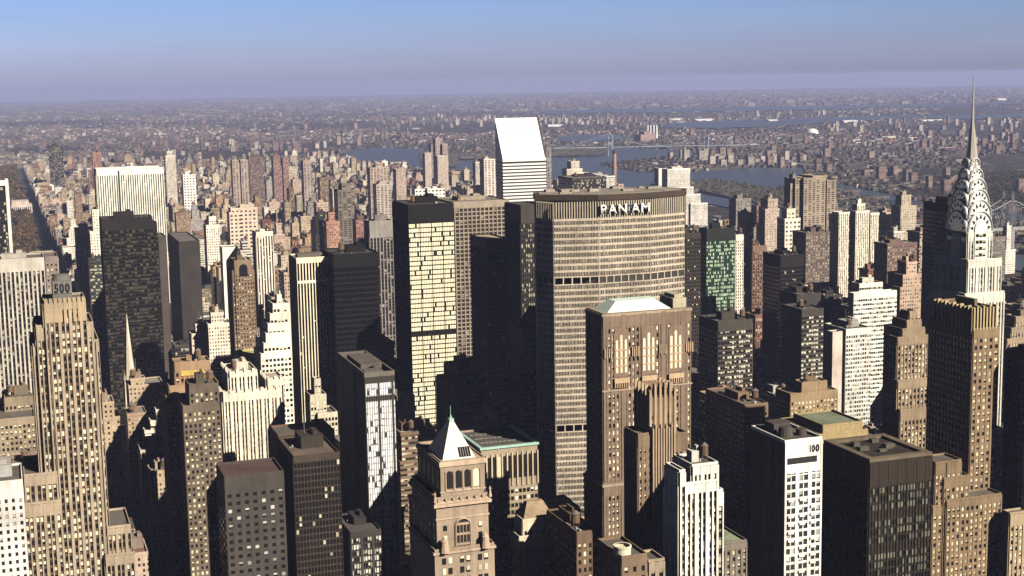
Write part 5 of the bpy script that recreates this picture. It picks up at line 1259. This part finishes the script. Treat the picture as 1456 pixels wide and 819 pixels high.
for g in IND:
    rr = random.Random(int(g[0]*7+g[2]*13)); cn, c = pick(rr); T, form = shape(g, rr); x0, x1, y0, y1, h = g[:5]; base = drop(x0, y0)
    f_ = rr.uniform(.68, 1.05); c = tuple(min(.8, q*f_) for q in c)
    mk = rr.choice('PPPQQRS' if cn != 'dark' else 'CCR')
    top = T[-1]
    nm = 'apartment_building' if rr.random() < .5 else 'office_building'
    root = thing(nm, 'x', 'building', ((x0+x1)/2, y0, base), c, 'ordinary city blocks between the named towers')
    W = MB(); rc_ = rr.choice([(.09, .08, .07), (.16, .13, .1), (.26, .22, .19), (.12, .09, .06), (.07, .065, .06), (.2, .1, .07)]); gen_geo(W, root, rc_, T, base)
    for (a, b, cc, d, e) in T:     # parapet, cornice
        o = rr.choice((.25, .25, .8)); e += base
        for q in ((a-o, b+o, cc-o, cc+.35), (a-o, b+o, d-.35, d+o)): W.box(*q, e-1.2, e+1, 'SNTBWE', 1)
        for q in ((a-o-.02, a+.35, cc, d), (b-.35, b+o+.02, cc, d)): W.box(*q, e-1.2, e+1.02, 'WETB', 1)
    W.build('wall', [TEXS[mk], WALL], root)
    a, b, cc, d, e = top; hasw = len(root.children)
    if g[6] > 5: clutter(root, a, b, cc, d, e+base, rr, c)
    tank = any(o.name.startswith('water_tank') for o in root.children)
    px, py = proj((a+b)/2, cc, e)
    size = 'low' if h < 24 else 'mid-height' if h < 48 else 'tall' if h < 90 else 'very tall'
    thin = ' narrow' if b-a < 14 else ' wide' if b-a > 34 else ''
    near = min(ANCH, key=lambda q: (q[0]-px)**2+((q[1]-py)*1.4)**2)
    dx, dy = px-near[0], py-near[1]
    rel = (('lower right of' if dx > 12 else 'lower left of' if dx < -12 else 'below') if dy > 0 else ('upper right of' if dx > 12 else 'upper left of' if dx < -12 else 'above')) if abs(dy) > 15 else ('right of' if dx > 0 else 'left of')
    win = {'P': 'punched windows', 'Q': 'dense windows', 'R': 'ribbon windows', 'S': 'striped windows', 'C': 'glass walls'}[mk]
    labels.append([root, size+thin, cn, form, tank, win, rel, near[3], px, py])
def ltxt(q, lev):
    t = '%s %s block' % (q[1], q[2])
    if lev >= 1: t = '%s %s %s block' % (q[1], q[2], {'flat': 'flat', 'stepped': 'stepped', 'notched': 'notched'}[q[3]])
    if lev >= 2: t += ' with '+q[5]
    return t+' '+q[6]+' the '+q[7].replace('building', 'block')
from collections import defaultdict
grp = defaultdict(list)
for q in labels: grp[ltxt(q, 2)].append(q)
ordw = ['leftmost', 'second from left', 'third from left', 'fourth from left', 'fifth from left', 'sixth from left', 'seventh from left', 'eighth from left']
for k, v in grp.items():
    if len(v) == 1: v[0][0]['label'] = k.replace('very tall', 'lofty')
    else:
        v.sort(key=lambda q: q[8])
        for i, q in enumerate(v): q[0]['label'] = ('rightmost ' if i == len(v)-1 else ['leftmost ', 'second ', 'third ', 'fourth ', 'fifth ', 'sixth '][min(i, 5)])+k+(', from the left' if 0 < i < len(v)-1 else '')
# the rest of the city as one mass
W = MB(); rr = random.Random(77)
for g in REST:
    x0, x1, y0, y1, h = g[:5]; cn, c = pick(rr); T, form = shape(g, rr); base = drop(x0, y0)
    f = rr.uniform(.45, .85)*(1.3 if rr.random() < .15 else 1); W.c = tuple(min(.85, q*f) for q in c); s0 = len(W.f)
    gm = rr.choice((0, 0, 1, 2)) if cn != 'dark' else 3
    for j, (a, b, cc, d, e) in enumerate(T):
        W.box(a, b, cc, d, base-4, e+base, 'SWNE', gm)
        w_ = W.c; r = rr.choice([.08, .12, .18, .3, .1]); W.c = (r, r*.86, r*.75); W.box(a, b, cc, d, e, e+base+.01, 'T', 4)
        W.box(a+(b-a)*.3, a+(b-a)*.6, cc+(d-cc)*.3, cc+(d-cc)*.6, e+base, e+base+3.5, 'SWNET', 4) if j == len(T)-1 else None
        W.c = w_
def m_attr():
    m, nt, b = newmat('plain_roofs'); ca = N(nt, 'ShaderNodeVertexColor'); ca.layer_name = 'Col'; L(nt, ca.outputs[0], b.inputs['Base Color']); b.inputs['Roughness'].default_value = .9; return m
AT = m_attr()
FM = [m_tex(3.2, 3.4, .42, .48, .4, BL, (.02, .02, .02), attr=True), m_tex(2.6, 3.5, .5, .75, .3, BL, (.02, .02, .02), attr=True), m_tex(3, 3.5, .95, .45, .4, BL, (.02, .02, .02), attr=True), m_tex(2, 3.7, .85, .7, .3, BL, (.012, .014, .016), attr=True), AT]
tag(W.build('city_blocks', FM, colattr=True), 'mass of brick and stone city blocks filling the distance uptown', 'city blocks', kind='stuff')

# ------------------------------------------------------------------ the far city: Queens, the Bronx, Harlem
W = MB(); rr = random.Random(21); cnt = 0
def fbox(x, y, w, d, h, c, mi=0, roof=None):
    base = drop(x, y); W.c = c; W.box(x, x+w, y, y+d, base-5, base+h, 'SWNE', mi)
    r = roof or rr.choice([(.035, .03, .028), (.05, .043, .04), (.07, .06, .055), (.13, .115, .1), (.03, .027, .025), (.04, .035, .03), (.03, .03, .027)]); W.c = r; W.box(x, x+w, y, y+d, base, base+h, 'T', 4)
def inview(x, y):
    px, py = proj(x, y, 20+drop(x, y)); return -20 < px < 1476
zone_t = []
for _ in range(30):   # clusters of slab towers
    px = rr.uniform(0, 1456); py = rr.choice((rr.uniform(165, 185), rr.uniform(175, 215), rr.uniform(190, 235))); zone_t.append(atG(px, py))
zone_t += [atG(*p) for p in ((1010, 232), (1035, 230), (1060, 228), (980, 230), (1085, 229), (420, 215), (460, 208), (380, 205), (250, 200), (350, 212), (540, 195), (560, 172), (640, 170), (660, 172), (860, 172), (920, 165), (120, 200), (180, 195), (1430, 215), (1400, 212), (1240, 250), (1290, 255), (1330, 262))]
while cnt < 46000:
    d = 1500*(13 ** rr.random()) if rr.random() < .7 else rr.uniform(3000, 19000); a = math.radians(rr.uniform(-1.5, 40.5)); x, y = d*math.sin(a), d*math.cos(a); cnt += 1
    if y < 6150 and x < 1330: continue
    if wet(x, y) or wet(x+20, y+10) or (x < 1700 and y < 3500): continue
    nn = math.sin(x*.0013+.7)*math.sin(y*.0009+1.9)+.5*math.sin(x*.0031-y*.0022)+.3*math.sin(x*.006+y*.004)
    if nn > .62: continue
    px, py = proj(x, y, 0)
    if px < 1120 and d > 2800 and d < 5200 and px > 990 and 262 < py < 300: continue
    c = rr.choice([(.12, .085, .07), (.15, .11, .09), (.08, .06, .05), (.22, .18, .15), (.38, .34, .3), (.13, .06, .05), (.1, .08, .06), (.07, .06, .05), (.06, .05, .048), (.05, .05, .04), (.05, .05, .04)])
    kf = .9+.5*math.sin(x*.0017+y*.0012); c = tuple(q*max(.55, kf) for q in c)
    if y > 6150 and x < 1600: fbox(x, y, rr.uniform(12, 36), rr.uniform(12, 24), rr.uniform(10, 19), c)
    elif rr.random() < .05: fbox(x, y, rr.uniform(30, 90), rr.uniform(20, 40), rr.uniform(7, 12), c, 4)
    else: fbox(x, y, rr.uniform(8, 20), rr.uniform(8, 16), rr.uniform(6, 11), c, 0)
for zx, zy in zone_t:
    d = math.hypot(zx, zy); c = rr.choice([(.2, .13, .11), (.28, .2, .17), (.16, .1, .085), (.42, .36, .31)])
    for _ in range(rr.randint(5, 14)):
        x, y = zx+rr.gauss(0, d*.022), zy+rr.gauss(0, d*.05)
        if wet(x, y) or (y < 6150 and x < 1330): continue
        fbox(x, y, rr.uniform(13, 26), rr.uniform(12, 20), rr.uniform(20, 46), (lambda k_: tuple(q*k_ for q in c))(rr.uniform(.75, 1.15)), rr.choice((0, 1)))
for _ in range(15000):
    d = 15500*(2.6 ** rr.random()); a = math.radians(rr.uniform(-1.5, 40.5)); x, y = d*math.sin(a), d*math.cos(a)
    if wet(x, y): continue
    fbox(x, y, rr.uniform(20, 110), rr.uniform(20, 60), rr.uniform(8, 17)*(1 if rr.random() < .97 else 2.6), rr.choice([(.07, .06, .05), (.1, .08, .07), (.05, .05, .04), (.22, .19, .17), (.12, .08, .07)]), 4)
tag(W.build('distant_houses', FM, colattr=True), 'far carpet of low houses and slab towers across the river to the horizon', 'houses', kind='stuff')

# ------------------------------------------------------------------ trees
mt, nt, b = newmat('autumn_leaves'); ca = N(nt, 'ShaderNodeVertexColor'); ca.layer_name = 'Col'; L(nt, ca.outputs[0], b.inputs['Base Color']); b.inputs['Roughness'].default_value = .9; b.inputs['Specular IOR Level'].default_value = .1
def trees(name, label, pts, pal, seed, nl=26):
    W = MB(); rr = random.Random(seed)
    for x, y, h in pts:
        base = drop(x, y); c = rr.choice(pal); r = h*.42; W.c = (.05, .035, .025); W.bar((x, y, base), (x, y, base+h*.5), .35)
        for _ in range(nl):
            v = Vector((rr.gauss(0, 1), rr.gauss(0, 1), rr.gauss(0, 1))).normalized()*(r*rr.uniform(.45, 1.05)); p = Vector((x, y, base+h*.62))+Vector((v.x, v.y, v.z*.8))
            s = r*rr.uniform(.25, .5); q = Vector((rr.gauss(0, 1), rr.gauss(0, 1), rr.gauss(0, .6))).normalized(); t = q.orthogonal().normalized(); u_ = q.cross(t); f = rr.uniform(.6, 1.35); W.c = tuple(k*f for k in c)
            W.quad([p+t*s, p-t*s*.6+u_*s, p-t*s*.7-u_*s])
    tag(W.build(name, mt, colattr=True), label, 'trees', kind='stuff')
rr = random.Random(5); P = []
while len(P) < 5200:
    y = 2060*(3.0 ** rr.random()); x = rr.uniform(-50-.012*y, 66)
    if proj(x, y, 0)[0] < -15: continue
    # lawns, ponds and the museum leave gaps
    if math.sin(x*.03+1)*math.sin(y*.004) > .8: continue
    P.append((x, y, rr.uniform(10, 19)))
trees('park_trees', 'autumn brown and green woods of the big park at the left edge', P, [(.10, .06, .025), (.12, .075, .03), (.06, .055, .02), (.045, .05, .02), (.14, .08, .03), (.09, .04, .02)], 8, 22)
P = []
for _ in range(60000):
    if len(P) > 3000: break
    px, py = rr.uniform(985, 1456), rr.uniform(246, 300); x, y = atG(px, py)
    if wet(x, y): continue
    if not (any(inpoly(px, py, Q) for Q in ISLAND_PX) or (px > 1040 and py < 300)): continue
    P.append((x, y, rr.uniform(8, 15)))
for _ in range(1500):
    px, py = rr.uniform(780, 960), rr.uniform(196, 250); x, y = atG(px, py)
    if not wet(x, y): P.append((x, y, rr.uniform(9, 16)))
trees('far_trees', 'scattered dark trees on the river islands and far shore', P, [(.05, .055, .02), (.07, .055, .025), (.04, .045, .02)], 9, 10)
# ------------------------------------------------------------------ bridges and odd landmarks
def zat(px, py, X, Y):   # height above at ground point (X,Y) shown at row py
    lo, hi = -50, 400
    for _ in range(30):
        md = (lo+hi)/2
        if proj(X, Y, md)[1] > py: lo = md
        else: hi = md
    return lo
# suspension bridge: white towers, deck and cables
gx0, gy0 = atG(868, 223); gx1, gy1 = atG(1004, 216)
A = Vector((gx0, gy0, 0)); Bv = Vector((gx1, gy1, 0)); Uv = (Bv-A).normalized(); Nv = Vector((-Uv.y, Uv.x, 0)); span = (Bv-A).length
cS = (.34, .4, .48)
br = thing('suspension_bridge', 'pale suspension bridge with two thin towers far behind the PAN AM tower', 'bridge', (A.x, A.y, drop(A.x, A.y)), cS)
zt0 = zat(868, 191, A.x, A.y); zt1 = zat(1004, 191, Bv.x, Bv.y); zd0 = zat(868, 209.5, A.x, A.y); zd1 = zat(1004, 207, Bv.x, Bv.y)
W0 = 14
for P_, zt_ in ((A, zt0), (Bv, zt1)):
    m = MB()
    for s_ in (-1, 1): q = P_+Nv*W0*s_; m.bar((q.x, q.y, drop(q.x, q.y)-3), (q.x, q.y, zt_), 1.9)
    for f in (.45, .75, .97): a = P_+Nv*W0; b_ = P_-Nv*W0; m.bar((a.x, a.y, zt_*f), (b_.x, b_.y, zt_*f), 1.6)
    m.build('tower', WALL, br)
m = MB(); e0 = A-Uv*span*.55; e1 = Bv+Uv*span*.6
K = 24
for i in range(K): 
    a = e0.lerp(e1, i/K); b_ = e0.lerp(e1, (i+1)/K); f = lambda p: zd0+(zd1-zd0)*((p-A).dot(Uv)/span); m.bar((a.x, a.y, f(a)), (b_.x, b_.y, f(b_)), .8)
m.build('deck', WALL, br)
m = MB(); h = MB()
for s_ in (-1, 1):
    pts = []
    for i in range(41):
        t = -.55+2.15*i/40; p = A+Uv*span*t+Nv*W0*s_; zd = zd0+(zd1-zd0)*t; top = zt0+(zt1-zt0)*t
        if t < 0: z = zd+(top-zd)*(1+t/.55)**1.3
        elif t > 1: z = zd+(top-zd)*max(0, 1-(t-1)/.6)**1.3
        else: z = zd+4+(top-zd-4)*(2*t-1)**2
        pts.append((p.x, p.y, z)); h.bar((p.x, p.y, zd), (p.x, p.y, z+.1), .12)
    for a, b_ in zip(pts, pts[1:]): m.bar(a, b_, .22)
m.build('cable', WALL, br); h.build('hanger', WALL, br)['kind'] = 'stuff'
# cantilever truss bridge at the right
Yq = 2120; cD = (.2, .2, .21)
qx, zq = atY(1433.5, 283, Yq); _, zdk = atY(1433.5, 324, Yq)
qb = thing('truss_bridge', 'grey cantilever truss bridge with peaked tower behind the spired tower', 'bridge', (qx, Yq, 0), cD)
tw = [qx-360, qx, qx+190]
def chord(x):
    best = 0
    for t in tw: d = abs(x-t); best = max(best, math.exp(-d/75))
    return zdk+9+(zq-zdk-9)*best
m = MB(); dk = MB(); x = qx-760; st_ = 13
while x < qx+420:
    for yy in (Yq-12, Yq+12):
        za, zb = chord(x), chord(x+st_); m.bar((x, yy, za), (x+st_, yy, zb), 1.1); m.bar((x, yy, zdk), (x, yy, za), .7)
        m.bar((x, yy, zdk if int(x/st_) % 2 else za), (x+st_, yy, zb if int(x/st_) % 2 else zdk), .6)
    m.bar((x, Yq-12, za), (x, Yq+12, za), .6); x += st_
m.build('truss', WALL, qb)['kind'] = 'stuff'
dk.box(qx-760, qx+420, Yq-13, Yq+13, zdk-3, zdk, 'SWNETB'); dk.box(qx-760, qx+420, Yq-13.4, Yq-13.05, zdk-1, zdk+2.2, 'SWNETB'); dk.build('deck', WALL, qb, color=(.3, .29, .28))
for t in tw:
    m = MB()
    for yy in (Yq-12, Yq+12):
        m.box(t-4, t+4, yy-4, yy+4, -5, zdk-3.1, 'SWNE'); m.bar((t, yy, zdk), (t, yy, chord(t)+9), 1.9); m.cone(t, yy, chord(t)+9, chord(t)+16, 1.2, .1, 6)
    m.bar((t, Yq-12, chord(t)), (t, Yq+12, chord(t)), 1.5); m.build('tower', WALL, qb, color=(.26, .25, .25))
for i in range(16):
    xx = qx-760+i*24; 
    if xx > tw[0]-30: break
    m = MB(); m.box(xx-2, xx+2, Yq-9, Yq+9, -5, zdk-3.1, 'SWNE'); m.build('pier', WALL, qb)
# smokestack
Ys = 2450; sx, sz = atY(873.5, 213, Ys)
sk = thing('smokestack', 'tall thin brown smokestack rising behind the PAN AM roof', 'chimney', (sx, Ys, 0), (.34, .22, .17))
m = MB(); m.cone(sx, Ys, -3, sz-7, 4.6, 3.4, 14, cap=False); m.build('shaft', WALL, sk)
m = MB(); m.cone(sx, Ys, sz-7, sz, 3.7, 3.6, 14); m.build('dark_cap', WALL, sk, color=(.07, .05, .045))
for i, px in enumerate((921, 925, 929.5, 933.5)):
    gx, gy = atG(px, 197); zt_ = zat(px, 178, gx, gy); zb = drop(gx, gy)
    t = thing('smokestack', ['first', 'second', 'third', 'fourth'][i]+' of four white far-off power station stacks, from the left', 'chimney', (gx, gy, zb), (.75, .74, .74), 'white power station stacks')
    m = MB(); m.cone(gx, gy, zb-2, zt_, 6.5, 5, 10); m.build('shaft', WALL, t)
gx, gy = atG(923, 202); ps = thing('power_station', 'dim brown power station below the four white stacks', 'power station', (gx, gy, drop(gx, gy)), (.3, .2, .18)); zt_ = zat(920, 191, gx, gy)
m = MB(); d_ = math.hypot(gx, gy)/F; m.box(gx-13*d_, gx+10*d_, gy, gy+80, drop(gx, gy)-2, zt_, 'SWNET'); m.box(gx-7*d_, gx+3*d_, gy+3, gy+70, zt_, zt_+14, 'SWNET'); m.build('hall', WALL, ps)
# white oval storage dome
gx, gy = atG(1155, 190); zb = drop(gx, gy); dm = thing('storage_dome', 'white oval dome on the far shore at upper right', 'dome', (gx, gy, zb), (.8, .8, .8)); d_ = math.hypot(gx, gy)/F
m = MB(); R0 = 9*d_; hh = zat(1155, 182.5, gx, gy)-zb
for k in range(5): a0, a1 = math.pi/2*k/5, math.pi/2*(k+1)/5; m.cone(gx, gy, zb+hh*math.sin(a0), zb+hh*math.sin(a1), R0*math.cos(a0), max(.01, R0*math.cos(a1)), 20, cap=False)
m.build('shell', WHITE, dm, smooth=False)
for n_, (px, py, w_, h_) in enumerate(((1002, 172, 28, 3), (1100, 173, 14, 3), (1210, 174, 22, 3), (1330, 172, 40, 2), (962, 171, 20, 2.5), (1075, 208, 9, 3), (790, 180, 22, 3), (1425, 144, 14, 4))):
    gx, gy = atG(px, py); d_ = math.hypot(gx, gy)/F; zb = drop(gx, gy)
    t = thing('warehouse', ['long white shed', 'short white shed', 'white hangar', 'pale airfield hall', 'low white hall', 'small white shed', 'long pale shed', 'white hall near the horizon'][n_]+' on the far shore, '+['above the two-tower bridge', 'left of the white dome', 'right of the white dome', 'beside the needle spire', 'left end of the far row', 'right of the thin bridge tower', 'just right of the slanted roof', 'right of the needle spire tip'][n_], 'shed', (gx, gy, zb), (.7, .68, .66))
    m = MB(); W_ = w_*d_; D_ = 60; H_ = h_*d_; x0, x1 = gx-W_/2, gx+W_/2
    m.box(x0, x1, gy, gy+D_, zb-4, zb+H_*.7, 'SWNE'); m.quad([(x0, gy, zb+H_*.7), (x1, gy, zb+H_*.7), (x1, gy+D_/2, zb+H_), (x0, gy+D_/2, zb+H_)]); m.quad([(x1, gy+D_, zb+H_*.7), (x0, gy+D_, zb+H_*.7), (x0, gy+D_/2, zb+H_), (x1, gy+D_/2, zb+H_)])
    m.quad([(x0, gy+D_, zb+H_*.7), (x0, gy, zb+H_*.7), (x0, gy+D_/2, zb+H_)]); m.quad([(x1, gy, zb+H_*.7), (x1, gy+D_, zb+H_*.7), (x1, gy+D_/2, zb+H_)]); m.build('shed', WALL, t)
# museum by the park
gx, gy = atG(31, 305); zb = drop(gx, gy); mu = thing('museum', 'pale stone museum standing among the park trees at the left edge', 'museum', (gx, gy, zb), (.55, .46, .4)); d_ = math.hypot(gx, gy)/F
m = MB(); m.box(gx-13*d_, gx+14*d_, gy, gy+60, zb-3, zb+24, 'SWNET'); m.box(gx-12*d_, gx+10*d_, gy+12, gy+70, zb+24, zb+33, 'SWNET'); m.build('wall', WALL, mu)
m = MB()
for i in range(10): m.box(gx-12*d_+i*2.6*d_, gx-11*d_+i*2.6*d_, gy-.2, gy-.05, zb+6, zb+19, 'SWNETB')
m.build('window', ARCHGL, mu)['kind'] = 'stuff'
m = MB(); m.box(gx-30*d_, gx-14*d_, gy+5, gy+50, zb-3, zb+15, 'SWNE'); m.build('wing', WALL, mu, color=(.3, .34, .42))
m = MB(); m.box(gx-30*d_, gx-14*d_, gy+5, gy+50, zb+15, zb+17, 'SWNET'); m.build('glass_roof', m_plain('sky_glass', (.25, .3, .4), .2), mu)
# park pond
m = MB(); gx, gy = atG(14, 272); m.quad([(gx-210-120*math.cos(a), gy-170*math.sin(a), drop(gx, gy)+1.5) for a in [2*math.pi*k/20 for k in range(20)]][::-1], [(0, 0)]*20)
o = m.build('pond', mw); o['kind'] = 'structure'

# ------------------------------------------------------------------ cars on the avenues
CARC = [((.55, .38, .02), 'yellow', 'cab'), ((.6, .6, .58), 'white', 'car'), ((.03, .03, .03), 'black', 'car'), ((.3, .03, .02), 'red', 'car'), ((.05, .08, .16), 'blue', 'car'), ((.25, .25, .25), 'grey', 'car')]
m = MB(); P = [(-2.45, .35), (2.45, .35), (2.5, .75), (1.25, .95), (.6, 1.42), (-1.2, 1.42), (-1.85, .98), (-2.5, .85)]
def extr(P, w, mi=0):
    mb = MB(); mb.quad([(w, y, z) for y, z in P], [(0, 0)]*len(P), mi); mb.quad([(-w, y, z) for y, z in reversed(P)], [(0, 0)]*len(P), mi)
    for i in range(len(P)):
        a, b_ = P[i], P[(i+1) % len(P)]; mb.quad([(w, a[0], a[1]), (-w, a[0], a[1]), (-w, b_[0], b_[1]), (w, b_[0], b_[1])], None, mi)
    return mb
CARP = m_wall('car_paint', .35, 0, .05)
cb = extr(P, .92).build('body', CARP); cg = extr([(-1.7, .98), (1.15, .98), (.62, 1.36), (-1.15, 1.36)], .94).build('cabin_glass', ARCHGL)
wm = MB()
for sx_ in (-1, 1):
    for yy in (-1.5, 1.5):
        for i in range(10):
            a0, a1 = 2*math.pi*i/10, 2*math.pi*(i+1)/10
            wm.quad([(sx_*.95, yy, .34), (sx_*.95, yy+.34*math.cos(a0), .34+.34*math.sin(a0)), (sx_*.95, yy+.34*math.cos(a1), .34+.34*math.sin(a1))])
cw = wm.build('wheels', BLACKP)
bm_, gm_, wh_ = cb.data, cg.data, cw.data
for o in (cb, cg, cw): bpy.data.objects.remove(o)
rr = random.Random(9); placed = []
for k in range(170):
    ax, hw = rr.choice([AVE[2]]*5+[AVE[3]]*2); ln = rr.choice((-8.2, -3.4, 0, 3.4, 8.2)); y = rr.uniform(820, 1900)
    x = ax+ln
    if any(abs(x-a) < 2.6 and abs(y-b_) < 7 for a, b_ in placed) or proj(x, y, 0)[1] > 830: continue
    placed.append((x, y)); c, cn, kd = rr.choice(CARC)
    t = thing('car', '%s %s in the shaded avenue traffic' % (cn, kd), kd, (x, y, .21+drop(x, y)), c, '%s cars in the shaded avenue' % cn)
    for nm, me in (('body', bm_), ('cabin_glass', gm_), ('wheel', wh_)):
        o = bpy.data.objects.new(nm, me); COL.objects.link(o); o.parent = t; o.color = t.color
# remove helper mesh
bpy.data.objects.remove(_po)

# ------------------------------------------------------------------ air
W = MB(); W.box(-78000, 78000, -78000, 78000, -420, 336, 'SWNETB')
hm = bpy.data.materials.new('haze_air'); hm.use_nodes = True; nt = hm.node_tree; nt.nodes.clear()
out = N(nt, 'ShaderNodeOutputMaterial'); pv = N(nt, 'ShaderNodeVolumePrincipled'); L(nt, pv.outputs[0], out.inputs['Volume'])
pv.inputs['Density'].default_value = HAZE_D; pv.inputs['Color'].default_value = HAZE_C; pv.inputs['Anisotropy'].default_value = .0
tag(W.build('haze', hm), 'thin bluish haze lying over the whole city', 'haze', kind='stuff')

# ------------------------------------------------------------------ light
tx, tz = .554, .731; sv = Vector((tx, -1, tz)).normalized()
sd = bpy.data.lights.new('sun', 'SUN'); sd.energy = SUN_E; sd.angle = math.radians(.53); sd.color = SUN_C
so = bpy.data.objects.new('sun', sd); COL.objects.link(so); so.rotation_euler = (-sv).to_track_quat('-Z', 'Y').to_euler(); so.location = (0, 0, 900)
w = bpy.data.worlds.new('World'); scene.world = w; w.use_nodes = True; nt = w.node_tree; bg = nt.nodes['Background']
sky = N(nt, 'ShaderNodeTexSky', sky_type='NISHITA', sun_disc=False); sky.sun_elevation = math.asin(sv.z); sky.sun_rotation = math.atan2(sv.x, sv.y) % (2*math.pi)
sky.air_density = 1.0; sky.dust_density = .6; sky.ozone_density = 3.0; sky.altitude = 300
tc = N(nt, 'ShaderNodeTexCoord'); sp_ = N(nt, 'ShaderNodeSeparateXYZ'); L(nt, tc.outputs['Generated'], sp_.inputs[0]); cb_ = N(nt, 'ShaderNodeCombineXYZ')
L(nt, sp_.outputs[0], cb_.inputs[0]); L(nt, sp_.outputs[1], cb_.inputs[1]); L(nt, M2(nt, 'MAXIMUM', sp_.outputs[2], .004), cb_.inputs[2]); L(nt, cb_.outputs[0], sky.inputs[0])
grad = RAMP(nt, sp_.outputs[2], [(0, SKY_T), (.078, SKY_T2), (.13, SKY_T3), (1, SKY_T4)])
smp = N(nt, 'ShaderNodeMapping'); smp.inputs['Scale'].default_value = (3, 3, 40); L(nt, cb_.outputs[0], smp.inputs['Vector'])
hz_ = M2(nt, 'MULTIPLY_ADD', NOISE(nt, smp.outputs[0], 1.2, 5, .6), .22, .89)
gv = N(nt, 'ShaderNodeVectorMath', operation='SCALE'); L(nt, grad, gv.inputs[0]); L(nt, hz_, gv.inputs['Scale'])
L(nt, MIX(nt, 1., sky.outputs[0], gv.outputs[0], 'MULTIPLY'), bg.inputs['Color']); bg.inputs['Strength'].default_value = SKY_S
vs = scene.view_settings; vs.view_transform = 'Standard'; vs.look = 'None'; vs.exposure = EXPO; vs.gamma = 1; vs.use_curve_mapping = False
cy = scene.cycles; cy.max_bounces = 4; cy.diffuse_bounces = 0; cy.glossy_bounces = 2; cy.volume_bounces = 0; cy.transmission_bounces = 2; cy.transparent_max_bounces = 6; cy.caustics_reflective = False; cy.caustics_refractive = False
cy.use_denoising = True
